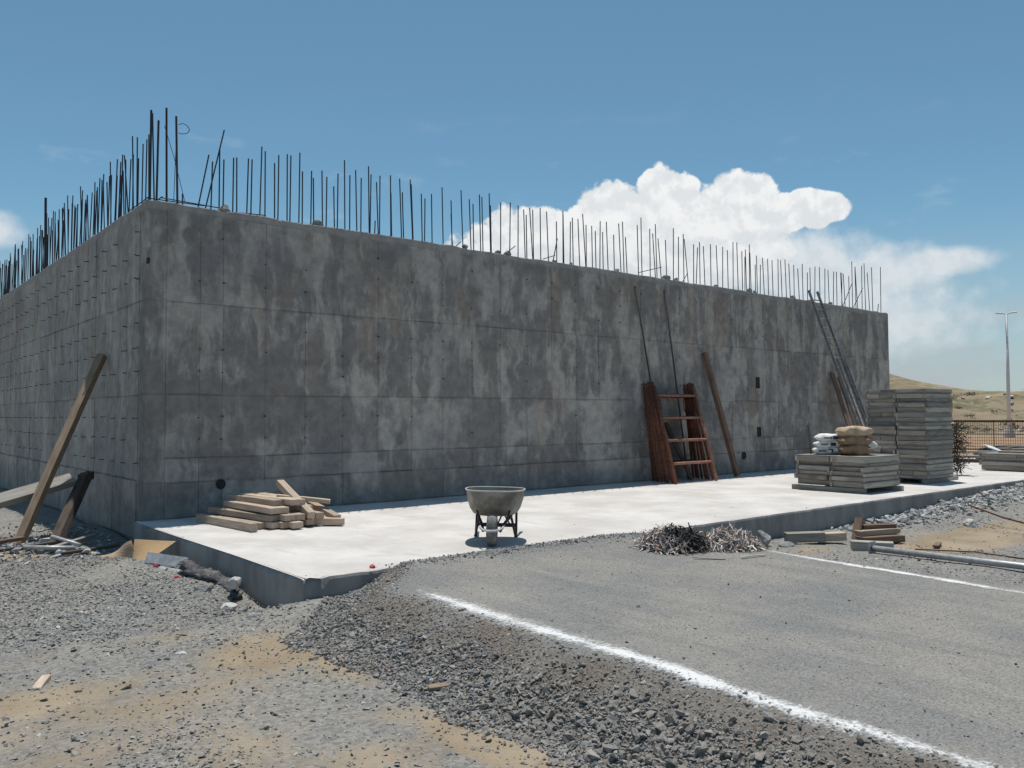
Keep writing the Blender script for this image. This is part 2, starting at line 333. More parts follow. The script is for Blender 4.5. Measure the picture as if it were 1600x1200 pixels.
# ------------------------------------------------------------------ mesh helpers
class MB:
    """collects geometry for one mesh object"""
    def __init__(self): self.v = []; self.f = []
    def add(self, vs, fs):
        k = len(self.v); self.v += [tuple(x) for x in vs]; self.f += [tuple(i + k for i in f) for f in fs]; return self
    def box(self, c, s, R=None):
        c = Vector(c); vs = []
        for z in (-.5, .5):
            for y in (-.5, .5):
                for x in (-.5, .5):
                    p = Vector((x * s[0], y * s[1], z * s[2]))
                    vs.append((R @ p if R else p) + c)
        return self.add(vs, [(0, 2, 3, 1), (4, 5, 7, 6), (0, 1, 5, 4), (2, 6, 7, 3), (0, 4, 6, 2), (1, 3, 7, 5)])
    def rings(self, rs, closed=True, caps=True):
        n = len(rs[0]); vs = [p for r in rs for p in r]; fs = []
        for i in range(len(rs) - 1):
            for j in range(n if closed else n - 1):
                a = i * n + j; b = i * n + (j + 1) % n
                fs.append((a, b, b + n, a + n))
        if caps and closed:
            fs.append(tuple(reversed(range(n)))); fs.append(tuple(range((len(rs) - 1) * n, len(rs) * n)))
        return self.add(vs, fs)
    def tube(self, pts, r, n=8, caps=True):
        pts = [Vector(p) for p in pts]; rs = []
        rr = r if isinstance(r, (list, tuple)) else [r] * len(pts)
        for i, p in enumerate(pts):
            d = (pts[min(i + 1, len(pts) - 1)] - pts[max(i - 1, 0)]).normalized()
            a = d.orthogonal().normalized() if i == 0 else (prev - prev.dot(d) * d).normalized()
            prev = a; b = d.cross(a)
            rs.append([p + (a * math.cos(2 * math.pi * k / n) + b * math.sin(2 * math.pi * k / n)) * rr[i] for k in range(n)])
        return self.rings(rs, True, caps)
    def mesh(self, name, bevel=0.0, smooth=False):
        me = bpy.data.meshes.new(name); me.from_pydata(self.v, [], self.f); me.validate()
        bm = bmesh.new(); bm.from_mesh(me)
        if bevel:
            bmesh.ops.bevel(bm, geom=bm.edges[:], offset=bevel, segments=1, affect='EDGES')
        bmesh.ops.recalc_face_normals(bm, faces=bm.faces[:])
        if smooth:
            for f in bm.faces: f.smooth = True
        bm.to_mesh(me); bm.free()
        return me
    def build(self, name, mat, parent=None, bevel=0.0, smooth=False, loc=(0, 0, 0), rot=(0, 0, 0)):
        return link(name, self.mesh(name, bevel, smooth), mat, parent, loc, rot)

def link(name, me, mat, parent=None, loc=(0, 0, 0), rot=(0, 0, 0), scale=(1, 1, 1)):
    o = bpy.data.objects.new(name, me)
    if mat is not None and not me.materials: me.materials.append(M[mat] if isinstance(mat, str) else mat)
    o.location = loc; o.rotation_euler = rot; o.scale = scale
    if parent is not None: o.parent = parent
    C.objects.link(o); return o

def tag(o, label=None, cat=None, group=None, kind=None):
    if label: o['label'] = label
    if cat: o['category'] = cat
    if group: o['group'] = group
    if kind: o['kind'] = kind
    return o

def thing(name, label, cat, loc=(0, 0, 0), rot=(0, 0, 0), group=None):
    o = bpy.data.objects.new(name, None); o.empty_display_size = 0.2
    o.location = loc; o.rotation_euler = rot; C.objects.link(o)
    return tag(o, label, cat, group)

def copy_tree(o, parent=None):
    c = o.copy(); C.objects.link(c); c.parent = parent
    for ch in list(o.children): copy_tree(ch, c)
    return c

def frame_between(a, b, side=(0, 0, 1)):
    """rotation whose X runs from a to b and whose Z lies towards side"""
    a = Vector(a); b = Vector(b); x = (b - a).normalized(); s = Vector(side)
    z = (s - s.dot(x) * x).normalized(); y = z.cross(x)
    return Matrix((x, y, z)).transposed()

def board_mesh(name, L, W, T, seed, bend=0.004, bevel=0.004, seg=6):
    r = random.Random(seed); rs = []
    ph = r.random() * 6
    for i in range(seg + 1):
        u = i / seg; x = (u - .5) * L
        dz = bend * math.sin(ph + u * 3.1); dy = bend * math.sin(ph * 2 + u * 2.3)
        k = 1 + r.uniform(-.012, .012)
        if i in (0, seg): x += r.uniform(-.006, .006)
        rs.append([Vector((x + (r.uniform(-.004, .004) if i in (0, seg) else 0), sy * W / 2 * k + dy, sz * T / 2 * k + dz)) for sy, sz in ((-1, -1), (1, -1), (1, 1), (-1, 1))])
    m = MB(); m.rings(rs); me = m.mesh(name)
    bm = bmesh.new(); bm.from_mesh(me)
    es = [e for e in bm.edges if e.calc_face_angle(0) > 0.6]
    bmesh.ops.bevel(bm, geom=es, offset=bevel, segments=1, affect='EDGES')
    bm.to_mesh(me); bm.free(); return me

_seed = [100]
def board(name, a, b, W, T, mat, label, cat='board', group=None, side=(0, 0, 1), parent=None, bend=0.004):
    """a timber whose centre line runs from a to b"""
    _seed[0] += 1
    a = Vector(a); b = Vector(b)
    me = board_mesh(name, (b - a).length, W, T, _seed[0], bend)
    o = link(name, me, mat, parent)
    R = frame_between(a, b, side).to_4x4()
    o.matrix_local = Matrix.Translation((a + b) / 2) @ R
    if parent is None: tag(o, label, cat, group)
    return o

def rock_mesh(name, size, seed, sub=2, jag=0.28):
    r = random.Random(seed); bm = bmesh.new(); bmesh.ops.create_icosphere(bm, subdivisions=sub, radius=1.0)
    planes = [(Vector((r.gauss(0, 1), r.gauss(0, 1), r.gauss(0, 1))).normalized(), r.uniform(.45, .85)) for _ in range(9)]
    for v in bm.verts:
        p = v.co.copy()
        for n, d in planes:
            k = p.dot(n)
            if k > d: p -= n * (k - d)
        p += Vector((r.uniform(-1, 1), r.uniform(-1, 1), r.uniform(-1, 1))) * .04 * jag * 3
        v.co = Vector((p.x * size[0], p.y * size[1], p.z * size[2]))
    me = bpy.data.meshes.new(name); bm.to_mesh(me); bm.free(); return me

# ------------------------------------------------------------------ terrain
_rs = np.random.RandomState(5); _lat = _rs.rand(256, 256)
def vn(x, y):
    x = np.asarray(x, float); y = np.asarray(y, float)
    xi = np.floor(x).astype(int); yi = np.floor(y).astype(int); fx = x - xi; fy = y - yi
    fx = fx * fx * (3 - 2 * fx); fy = fy * fy * (3 - 2 * fy)
    g = lambda a, b: _lat[a % 256, b % 256]
    return (g(xi, yi) * (1 - fx) * (1 - fy) + g(xi + 1, yi) * fx * (1 - fy) + g(xi, yi + 1) * (1 - fx) * fy + g(xi + 1, yi + 1) * fx * fy) * 2 - 1
def sst(a, b, x):
    t = np.clip((np.asarray(x, float) - a) / (b - a), 0, 1); return t * t * (3 - 2 * t)
def gau(x, y, cx, cy, sx, sy): return np.exp(-((x - cx) / sx) ** 2 - ((y - cy) / sy) ** 2)
SLAB_Y = -5.80
def pad_parts(x, y):
    xl = 0.28 + 0.75 * sst(-6.9, -5.9, y) + 0.07 * vn(y * 1.3 + 3, y * 0 + 1) + 0.04 * vn(y * 4 + 9, y * 0 + 2)
    toe = xl - 0.94 + 0.14 * sst(-8.4, -9.6, y) - 0.10 * vn(y * 0.9 + 20, y * 0 + 5) - 0.05 * vn(y * 3.1 + 2, y * 0 + 8)
    ml = np.clip((x - toe) / (xl - toe), 0, 1); ml = 0.35 * ml + 0.65 * sst(0, 1, ml)
    mr = 1 - sst(5.15, 6.1, x + 0.15 * vn(y * 1.2, y * 0 + 4) - 0.25 * sst(-7.5, -6.5, y) * -1)
    return xl, toe, ml, mr
def zg(x, y):
    x = np.asarray(x, float); y = np.asarray(y, float)
    z = -0.33 + 0.035 * vn(x * .55, y * .55) + 0.018 * vn(x * 1.9 + 5, y * 1.9) + 0.008 * vn(x * 6, y * 6 + 3)
    z = z - 0.06 * sst(5.0, 7.0, x)
    xl, toe, ml, mr = pad_parts(x, y)
    padz = -0.010 - 0.085 * np.clip(x / 5.1, 0, 1.3) + 0.010 * vn(x * 1.1 + 4, y * 1.1) + 0.05 * sst(-6.5, -5.85, y)
    padz = padz + 0.085 * np.clip(x / 5.1, 0, 1) * sst(-7.2, -5.9, y) * (1 - sst(4.0, 5.4, x))
    on = ml * mr * (1 - sst(-5.80, -5.62, y))
    z = z * (1 - on) + padz * on
    z = z - 0.13 * gau(x, y, -0.42, -5.02, .25, .35) + 0.13 * gau(x, y, -0.05, -6.0, .55, .42) + 0.06 * gau(x, y, -0.75, -4.0, .5, 1.2)
    z = z + 0.20 * gau(x, y, -2.9, 1.6, 1.4, 1.6) + 0.05 * gau(x, y, -0.8, -1.6, .6, .7)
    z = z + 0.30 * sst(9.5, 18.5, x) * np.exp(-((y + 6.15) / .75) ** 2)
    under = sst(-0.23, -0.12, x) * sst(-5.78, -5.66, y) * (1 - sst(27.8, 28.1, x)) * np.where(x < -.02, 1 - sst(-.25, -.1, y), 1 - sst(24, 24.3, y))
    z = z * (1 - under) - 0.55 * under
    far = np.hypot(x + 3.8, y + 13.4)
    z = z + 0.35 * sst(38, 70, far)
    return z

def axis(parts):
    out = []
    for a, b, s in parts: out += list(np.arange(a, b, s))
    return np.array(out)
def geo(a, b, n): return list(np.geomspace(a, b, n))
xs = np.array([-v for v in reversed(geo(6.5, 1500, 22))] + list(axis([(-6, 7, .06), (7, 28.4, .14)])) + [28.4 + v for v in geo(.4, 1500, 34)])
ys = np.array([-v for v in reversed(geo(15.0, 1500, 22))] + list(axis([(-14.4, 1.5, .06), (1.5, 24.5, .25)])) + [24.5 + v for v in geo(.6, 1500, 24)])
gx, gy = np.meshgrid(xs, ys, indexing='ij'); gz = zg(gx, gy)
nx, ny = gx.shape
def grid_faces(nx, ny):
    i = np.arange((nx - 1) * (ny - 1)); a = (i // (ny - 1)) * ny + i % (ny - 1)
    return np.stack([a, a + ny, a + ny + 1, a + 1], 1)
def np_mesh(name, V, F, attrs=None, smooth=False):
    me = bpy.data.meshes.new(name); k = F.shape[1]
    me.vertices.add(len(V)); me.vertices.foreach_set('co', np.asarray(V, np.float32).ravel())
    me.loops.add(F.size); me.loops.foreach_set('vertex_index', F.astype(np.int32).ravel())
    me.polygons.add(len(F)); me.polygons.foreach_set('loop_start', np.arange(0, F.size, k, dtype=np.int32))
    me.polygons.foreach_set('use_smooth', np.full(len(F), smooth))
    me.update(calc_edges=True)
    for nm, arr in (attrs or {}).items():
        if arr.ndim == 1:
            a = me.attributes.new(nm, 'FLOAT', 'POINT'); a.data.foreach_set('value', arr.astype(np.float32))
        else:
            a = me.attributes.new(nm, 'FLOAT_COLOR', 'POINT'); a.data.foreach_set('color', arr.astype(np.float32).ravel())
    return me
SOIL = [(-2.2, -7.6, 1.3, .5, .62), (-1.2, -7.3, .9, .35, .6), (-3.2, -6.6, .9, .4, .5), (-1.4, -9.3, .7, .5, .55), (-.95, -6.95, .55, .55, 1.1), (-.70, -7.7, .30, .45, .9), (-2.7, -7.1, .7, .45, .8), (-1.9, -8.7, .5, .5, .6), (-.72, -9.5, .24, .8, 1.25), (-.78, -10.4, .30, .7, 1.25), (-2.6, -8.2, .9, .5, .5), (-1.5, -6.0, .5, .3, .5), (-2.9, -5.9, .8, .25, .45),
        (-1.9, -7.0, .5, .3, .45), (-1.9, -.1, .9, .5, 1.0), (-.9, -8.8, .4, .4, .55), (-1.3, -5.4, .4, .25, .4), (9.8, -7.9, 1.6, .8, 1.0), (8.8, -7.6, .9, .6, .8),
        (11.4, -7.9, 2.2, .7, 1.0), (7.2, -6.9, .5, .4, .6), (15, -9.5, 5, 1.6, .9), (-1.6, -10.2, .7, .6, .55), (-3.6, -5.3, .6, .5, .35), (-4.2, 1.5, 1.2, 1.4, .8)]
def soil_mask(x, y):
    s = np.zeros_like(np.asarray(x, float))
    for cx, cy, sx, sy, k in SOIL: s = np.maximum(s, k * gau(x, y, cx, cy, sx, sy))
    far = np.hypot(np.asarray(x) + 3.8, np.asarray(y) + 13.4)
    return np.maximum(s, sst(26, 34, far))
def pad_mask(x, y):
    xl, toe, ml, mr = pad_parts(x, y); return sst(.80, .99, ml) * mr * (1 - sst(-5.9, -5.6, y))
def bank_mask(x, y):
    xl, toe, ml, mr = pad_parts(x, y); return sst(.03, .30, ml) * (1 - sst(.93, 1.0, ml)) * (1 - sst(-5.8, -5.6, y))
fx_, fy_ = gx.ravel(), gy.ravel()
dist_ = np.hypot(fx_ + 3.8, fy_ + 13.4)
red_ = sst(40, 46, dist_) * (1 - sst(64, 72, dist_))
me = np_mesh('ground', np.stack([fx_, fy_, gz.ravel()], 1), grid_faces(nx, ny),
             {'soil': soil_mask(fx_, fy_), 'pad': pad_mask(fx_, fy_), 'red': red_ * .8, 'bank': bank_mask(fx_, fy_)}, True)
ground = tag(link('ground', me, 'ground'), 'gravel and tan earth of the building site', None, None, 'structure')

# lime lines strewn on the gravel pad
def chalk_line(name, pts, wid, label):
    pts = np.array(pts, float); d = np.r_[0, np.cumsum(np.hypot(*np.diff(pts, axis=0).T))]
    s = np.arange(0, d[-1], .05); cx = np.interp(s, d, pts[:, 0]); cy = np.interp(s, d, pts[:, 1])
    cx = cx + .025 * vn(s * .9 + pts[0, 0] * 7, s * 0 + 3) ; W = wid * (1 + .25 * vn(s * 1.1, s * 0 + 7))
    o = np.linspace(-1, 1, 9)
    X = cx[:, None] + o[None] * W[:, None]; Y = np.repeat(cy[:, None], 9, 1)
    Z = zg(X, Y) + .006
    ac = np.repeat((1 - np.abs(o))[None], len(s), 0) * np.repeat((sst(0, .5, s) * (1 - .12 * sst(d[-1] - 2.2, d[-1] - .5, s)) * (1 - sst(d[-1] - .7, d[-1], s)))[:, None], 9, 1) * (.92 + .34 * vn(s * .7 + 11, s * 0) + .22 * vn(s * 3.3, s * 0 + 5))[:, None]
    me = np_mesh(name, np.stack([X.ravel(), Y.ravel(), Z.ravel()], 1), grid_faces(len(s), 9), {'across': ac.ravel()}, True)
    return tag(link(name, me, 'chalk'), label, None, None, 'structure')
chalk_line('chalk_line', [(.30, -15), (.30, -12), (.38, -9.6), (.40, -8.0), (.47, -6.45)], .175, 'white lime line along the edge of the gravel bank')
chalk_line('chalk_line', [(4.55, -14), (4.85, -10.6), (5.02, -9.2), (5.12, -8.3), (5.40, -6.9)], .18, 'white lime line on the far side of the gravel pad')

# crushed stone, uncountable
STONE_SHAPES = []
_g = (1 + 5 ** .5) / 2
ICO = np.array([(-1, _g, 0), (1, _g, 0), (-1, -_g, 0), (1, -_g, 0), (0, -1, _g), (0, 1, _g), (0, -1, -_g), (0, 1, -_g), (_g, 0, -1), (_g, 0, 1), (-_g, 0, -1), (-_g, 0, 1)], float) / (1 + _g * _g) ** .5
SF = np.array([(0, 11, 5), (0, 5, 1), (0, 1, 7), (0, 7, 10), (0, 10, 11), (1, 5, 9), (5, 11, 4), (11, 10, 2), (10, 7, 6), (7, 1, 8), (3, 9, 4), (3, 4, 2), (3, 2, 6), (3, 6, 8), (3, 8, 9), (4, 9, 5), (2, 4, 11), (6, 2, 10), (8, 6, 7), (9, 8, 1)])
for k in range(14):
    r = np.random.RandomState(40 + k); b = ICO.copy()
    for _ in range(7):                                            # chop flat faces into the pebble
        n = r.normal(size=3); n /= np.linalg.norm(n); d = r.uniform(.25, .7); q = b @ n
        b = b - np.maximum(q - d, 0)[:, None] * n
    b = b + r.uniform(-.10, .10, b.shape); STONE_SHAPES.append(b * .75)
NS = len(STONE_SHAPES)
Fv, Rv = np.array(FWD), np.array(RIGHT)
def in_view(x, y, m=1.34):
    d = np.stack([x + 3.8, y + 13.43], 1); f = d @ Fv[:2]; s = d @ Rv[:2]
    return (f > 3.4) & (np.abs(s) < f * .615 * m + .3)
def stones(name, label, n, area, size, flat, density, palette, seed, lift=.25, chalk=True, zfun=zg, grow=None, dust=None):
    r = np.random.RandomState(seed)
    x = r.uniform(area[0], area[1], n); y = r.uniform(area[2], area[3], n)
    keep = (r.rand(n) < density(x, y)) & in_view(x, y); x, y = x[keep], y[keep]; n = len(x)
    s = size[0] * np.exp(r.normal(0, size[1], n)); s = np.clip(s, size[0] * .4, size[0] * 3.2)
    if grow is not None: s = s * grow(x, y)
    sc = np.stack([s * r.uniform(.8, 1.5, n), s * r.uniform(.6, 1.1, n), s * flat * r.uniform(.6, 1.2, n)], 1)
    e = r.normal(0, .38, (n, 2)); a = r.uniform(0, 6.283, n)
    base = np.array(STONE_SHAPES)[r.randint(0, NS, n)] * sc[:, None, :]
    def rot(b, ang, i, j):
        c, sn = np.cos(ang)[:, None], np.sin(ang)[:, None]; o = b.copy()
        o[:, :, i] = b[:, :, i] * c - b[:, :, j] * sn; o[:, :, j] = b[:, :, i] * sn + b[:, :, j] * c; return o
    base = rot(rot(rot(base, e[:, 0], 1, 2), e[:, 1], 0, 2), a, 0, 1)
    z = zfun(x, y) + lift * sc[:, 2]
    V = base + np.stack([x, y, z], 1)[:, None, :]
    F = (SF[None] + 12 * np.arange(n)[:, None, None]).reshape(-1, 3)
    pal = np.array(palette); col = pal[r.randint(0, len(pal), n)] * np.exp(r.normal(0, .18, (n, 1)))
    if dust is not None:
        k = np.clip(dust(x, y), 0, 1)[:, None]; col = col * (1 - k) + np.array([(.245, .218, .182)]) * k
    if chalk:
        dcl = np.minimum(np.abs(x - .36 - .03 * (y > -9)), 9); white = np.clip(1 - dcl / .12, 0, 1) * (y < -6.5) * r.rand(n)
        d2 = np.abs(x - np.interp(y, [-14, -10.6, -9.2, -8.3, -7.2], [4.55, 4.85, 5.02, 5.12, 5.35])); white = np.maximum(white, np.clip(1 - d2 / .10, 0, 1) * (y < -7.2) * r.rand(n))
        col = col * (1 - white[:, None]) + white[:, None] * .7
    col = np.clip(np.c_[col, np.ones(n)], .01, .8)
    me = np_mesh(name, V.reshape(-1, 3), F, {'Col': np.repeat(col, 12, 0)})
    print(name, seed, n, 'stones')
    return tag(link(name, me, 'stone'), label, None, None, 'stuff')
GREY = [(.20, .21, .22), (.15, .16, .17), (.25, .26, .27), (.17, .19, .21), (.30, .30, .29), (.13, .135, .145), (.22, .20, .18)]
BLUE = [(.20, .212, .22), (.155, .168, .18), (.26, .268, .268), (.34, .34, .325), (.13, .138, .15), (.27, .25, .215), (.45, .44, .41)]
DARK = [(.20, .20, .20), (.155, .16, .165), (.25, .245, .235), (.22, .20, .18), (.31, .305, .295), (.13, .135, .145), (.24, .215, .195)]
PALE = [(.36, .365, .36), (.46, .455, .44), (.30, .31, .315), (.50, .49, .47), (.26, .27, .275)]
EARTH = [(.34, .29, .22), (.26, .24, .21), (.40, .36, .30), (.22, .22, .21)]
def bank(x, y):
    xl, toe, ml, mr = pad_parts(x, y); return ml, mr, xl, toe
def d_bank(x, y):
    ml, mr, xl, toe = bank(x, y); b = ((x > toe - .12) & (x < xl + .05)).astype(float) * (y < -5.7)
    fall = sst(toe - .35, toe, x) * (1 - sst(xl - .1, xl + .18, x)) * (y < -5.75)
    return np.maximum(b * fall, 0.0) * (1 - .5 * sst(.55, .9, ml))
low_part = lambda x, y: 1 - sst(.25, .75, pad_parts(x, y)[2])
stones('bank_gravel', 'dark crushed stone covering the slope of the gravel bank', 70000, (-1.6, 1.3, -13.2, -5.7), (.0130, .38), .6, d_bank, DARK, 1, .2,
       grow=lambda x, y: 1 + .55 * low_part(x, y), dust=lambda x, y: .15 + .6 * (1 - low_part(x, y)) * (.4 + .8 * vn(x * 1.4, y * 1.4)))
def d_toe(x, y):
    ml, mr, xl, toe = bank(x, y); return np.exp(-((x - toe - .20) / .27) ** 2) * sst(-6.3, -7.4, y)
stones('bank_gravel', 'coarser dark stones along the foot of the gravel bank', 24000, (-1.4, .6, -13.2, -6.4), (.0165, .46), .7, d_toe, DARK, 2, .40, grow=lambda x, y: 1 + .3 * sst(-8.3, -10.0, y), dust=lambda x, y: .45 + .3 * vn(x * 2, y * 2))
def d_low(x, y):
    ml, mr, xl, toe = bank(x, y); out = (1 - sst(toe - .25, toe + .1, x)) 
    cover = np.clip(.50 + .85 * vn(x * .8 + 2, y * .8) + .40 * vn(x * 2.6, y * 2.6 + 9) + .5 * sst(-6.2, -4.2, y) - 1.0 * soil_mask(x, y), .17, 1)
    return np.where((x < -.16) | (y < -5.8), out * cover, 0) * ((x < -.2) | (y < -5.9))
stones('loose_gravel', 'bluish grey loose gravel on the low ground left of the slab', 135000, (-6.6, -.15, -10.6, 1.2), (.0132, .52), .42, d_low, BLUE, 3, .35, dust=lambda x, y: .25 + .6 * soil_mask(x, y) + .25 * vn(x * .6, y * .6 + 4))
stones('loose_gravel', 'scattered larger flat stones on the low ground', 1700, (-6.0, -.2, -10.8, 1.5), (.026, .35), .45, d_low, BLUE + PALE[:2] + EARTH[:2], 4, .3)
stones('loose_gravel', 'small pebbles lying on the tan earth patches', 9000, (-5.0, .1, -11.2, 1), (.010, .4), .6, lambda x, y: .55 * soil_mask(x, y) * ((x < -.15) & (pad_parts(x, y)[2] < .1)), EARTH + BLUE[:2], 5, .3)
def d_pad(x, y): return pad_mask(x, y) * (.55 + .3 * vn(x * .9, y * .9))
stones('pad_grit', 'fine grey grit on the flattened gravel pad', 42000, (-.3, 6.3, -13.2, -5.75), (.0052, .38), .6, d_pad, GREY + EARTH[1:2] + PALE[:1], 6, .25)
stones('pad_grit', 'sparse dark stones lying on the gravel pad', 260, (-.2, 6.2, -13, -6), (.012, .5), .75, lambda x, y: pad_mask(x, y) * .6, DARK, 7, .4)
def d_lip(x, y): return (sst(.55, .95, x) * (1 - sst(4.9, 5.6, x))) * np.exp(-((y + 5.92 + .05 * vn(x * 3, x * 0)) / .15) ** 2)
stones('pad_grit', 'gravel spilled against the front edge of the slab', 9000, (.3, 5.8, -6.5, -5.55), (.0115, .4), .7, d_lip, GREY + DARK[:2], 8, .4, zfun=lambda x, y: np.maximum(zg(x, y), np.where(y > -5.8, .0, -9)))
def d_right(x, y):
    ml, mr, xl, toe = bank(x, y); c = np.clip(.55 + .6 * vn(x * .7 + 7, y * .9) - .5 * soil_mask(x, y), .06, 1); return (1 - mr) * c * (y < -5.85)
stones('right_gravel', 'grey gravel and rubble on the ground right of the pad', 36000, (5.0, 26, -13, -5.8), (.0155, .5), .55, d_right, GREY + PALE[:2], 9, .3, chalk=False)
def d_heap(x, y): return np.exp(-((y + 6.15) / (.25 + .03 * np.clip(x - 9, 0, 12))) ** 2) * sst(8.6, 11, x) * (y < -5.85)
stones('rubble_bank', 'pale broken stones heaped along the slab on the right', 13000, (9.0, 27, -8, -5.8), (.048, .42), .5, d_heap, PALE, 10, .6, chalk=False)
stones('site_rubble', 'broken rubble by the foot of the left wall', 3600, (-4.6, -.2, -.9, 3.5), (.030, .5), .6, lambda x, y: .5 + .4 * vn(x * 1.3, y * 1.3), PALE + EARTH + GREY[:3], 12, .5, chalk=False)

stones('site_rubble', 'pale broken concrete bits by the foot of the left wall', 700, (-2.6, -.25, -.75, 1.2), (.055, .45), .45, lambda x, y: .45 + .5 * vn(x * 2.1 + 4, y * 2.1), PALE + EARTH[2:3], 16, .5, chalk=False)
# ------------------------------------------------------------------ slab
stones('slab_crumbs', 'crumbs of concrete and dirt along the edges of the slab', 2600, (-.16, 12, -5.82, -.3), (.008, .5), .6,
       lambda x, y: np.maximum(np.exp(-np.maximum(0, x + .13) / .05), np.exp(-np.maximum(0, y + 5.78) / .05) * (x < 12)) * ((x > -.12) & (y > -5.77)), PALE + EARTH[1:3], 14, .3, chalk=False, zfun=lambda x, y: 0 * x + .004)
stones('slab_crumbs', 'sparse grit lying on the slab', 500, (0, 22, -5.6, -.1), (.007, .5), .6, lambda x, y: .5 + 0 * x, GREY + EARTH, 15, .3, chalk=False, zfun=lambda x, y: 0 * x + .004)
def rough_box_slab():
    X0, X1, Y0, Y1, Z0 = -.14, 27.8, SLAB_Y, .28, -.50
    ux = np.r_[np.arange(X0, 15, .07), np.arange(15, X1, .18), X1]; n = len(ux); r = np.random.RandomState(2)
    m = MB()
    # profile from the front foot over the edge to the back, swept along X
    prof = [(Y0, Z0), (Y0, -.12), (Y0, -.035), (Y0 + .012, -.008), (Y0 + .05, 0), (Y0 + .2, 0), (-4, 0), (-2, 0), (Y1, 0)]
    rs = []
    for x in ux:
        row = []
        for k, (y, z) in enumerate(prof):
            chip = (max(0, float(vn(x * 5.1, 3.3)) - .35) * .05 + max(0, float(vn(x * 13, 8.1)) - .2) * .03) * (1 if x < 6 else .45)
            dy = .010 * float(vn(x * 2, 1.5)) if k < 5 else 0
            if k in (2, 3): dy += chip; z = z - chip * .7
            if k >= 4: z = z + .006 * float(vn(x * .7, y * .9)) + (.004 * float(vn(x * 6, y * 6)))
            if k == 4: z -= chip * .5
            if k == 8 and x < .02: y = -.002
            row.append((x, y + dy, z))
        rs.append(row)
    m.rings(rs, closed=False)
    return m
fs = thing('pavement_slab', 'pale concrete slab running along the foot of the big wall', None); fs['kind'] = 'structure'
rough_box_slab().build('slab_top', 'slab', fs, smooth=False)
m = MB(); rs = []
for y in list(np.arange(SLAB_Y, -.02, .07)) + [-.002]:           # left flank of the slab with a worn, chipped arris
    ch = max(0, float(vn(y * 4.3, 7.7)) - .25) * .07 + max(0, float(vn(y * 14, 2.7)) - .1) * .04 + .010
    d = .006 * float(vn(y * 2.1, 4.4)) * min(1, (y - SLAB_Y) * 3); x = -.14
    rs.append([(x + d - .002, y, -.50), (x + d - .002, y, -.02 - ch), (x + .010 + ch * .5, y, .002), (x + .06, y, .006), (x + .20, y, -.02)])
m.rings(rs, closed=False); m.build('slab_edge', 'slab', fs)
m = MB(); m.box((27.79, -2.8, -.252), (.02, 5.96, .49)); m.build('slab_end', 'slab', fs)

# ------------------------------------------------------------------ the concrete tank
WL, WD, WH = 23.75, 22.0, 4.97       # length of the front, depth, height
tank = thing('concrete_tank', 'large unfinished grey concrete tank with rebar standing from its walls', 'building')
def wall_core(name, mat, L, along, parent):
    """core of one wall, 0.30 thick, with a ragged hand-levelled top"""
    s = list(np.arange(.3 if along else 0, L, .12)) + [L]; rs = []
    for u in s:
        t = WH + .012 * float(vn(u * 1.1 + along * 9, 2.2)) + .018 * max(0, float(vn(u * 4.7, along * 5 + .4))) - .02 * max(0, float(vn(u * 3.1, 6.6 + along)))
        ch = .012 + .03 * max(0, float(vn(u * 6.1, 1.1 + along)) - .3)
        row = [(0.0, -.6), (0.0, t - ch), (ch * .8, t), (.30 - ch, t + .006 * float(vn(u * 5, 3))), (.30, t - ch), (.30, -.6)]
        rs.append([Vector((u, a, z)) if not along else Vector((a, u, z)) for a, z in row])
    m = MB(); m.rings(rs, closed=True, caps=True)
    return m.build(name, mat, parent)
front = wall_core('front_wall', 'front', WL, 0, tank)
left = wall_core('side_wall', 'side', WD, 1, tank)
m = MB(); m.box((WL - .152, WD / 2 + .15, 2.18), (.30, WD - .302, 5.56)); m.build('end_wall', 'side', tank)
m = MB(); m.box((WL / 2, WD + .152, 2.18), (WL, .30, 5.56)); m.build('back_wall', 'front', tank)

# cast panel fields left by the formwork
LIFTS = [(.02, .56), (.56, .94), (.94, 1.94), (1.94, 3.40), (3.40, 4.84)]
unit = MB(); unit.box((0, 0, 0), (1, 1, 1)); 
me_fp = unit.mesh('panel_field', .004); me_fp.materials.append(M['front'])
me_sp = unit.mesh('panel_field', .004); me_sp.materials.append(M['side'])
r = random.Random(4)
edges = [.30, .82, 1.19] + [1.19 + .725 * k for k in range(1, 31)] + [WL]
edges = [e for e in edges if e < WL - .3] + [WL - .004]
for zi, (z0, z1) in enumerate(LIFTS):
    for a, b in zip(edges[:-1], edges[1:]):
        j = .0025; pr = r.uniform(.003, .012) + (.018 if zi == 0 else .010 if zi == 1 else 0)
        dz = .008 if zi in (0, 1) else .003
        o = link('panel', me_fp, None, front, ((a + b) / 2, .02 - pr / 2 - .01 + .01, (z0 + z1) / 2 + r.uniform(-dz, dz)), (0, r.uniform(-.0015, .0015), 0), (b - a - 2 * j, .04 + pr, z1 - z0 - .007))
sy = [.34 + .68 * k for k in range(0, 31)]
for zi, (z0, z1) in enumerate([(-.3, .60), (.60, 1.93), (1.93, 3.40), (3.40, 4.84)]):
    for a, b in zip(sy[:-1], sy[1:]):
        pr = r.uniform(.003, .014) + (.02 if zi == 0 else 0)
        link('panel', me_sp, None, left, (.02 - pr / 2, (a + b) / 2, (z0 + z1) / 2 + r.uniform(-.003, .003)), (r.uniform(-.0015, .0015), 0, 0), (.04 + pr, b - a - .008, z1 - z0 - .012))

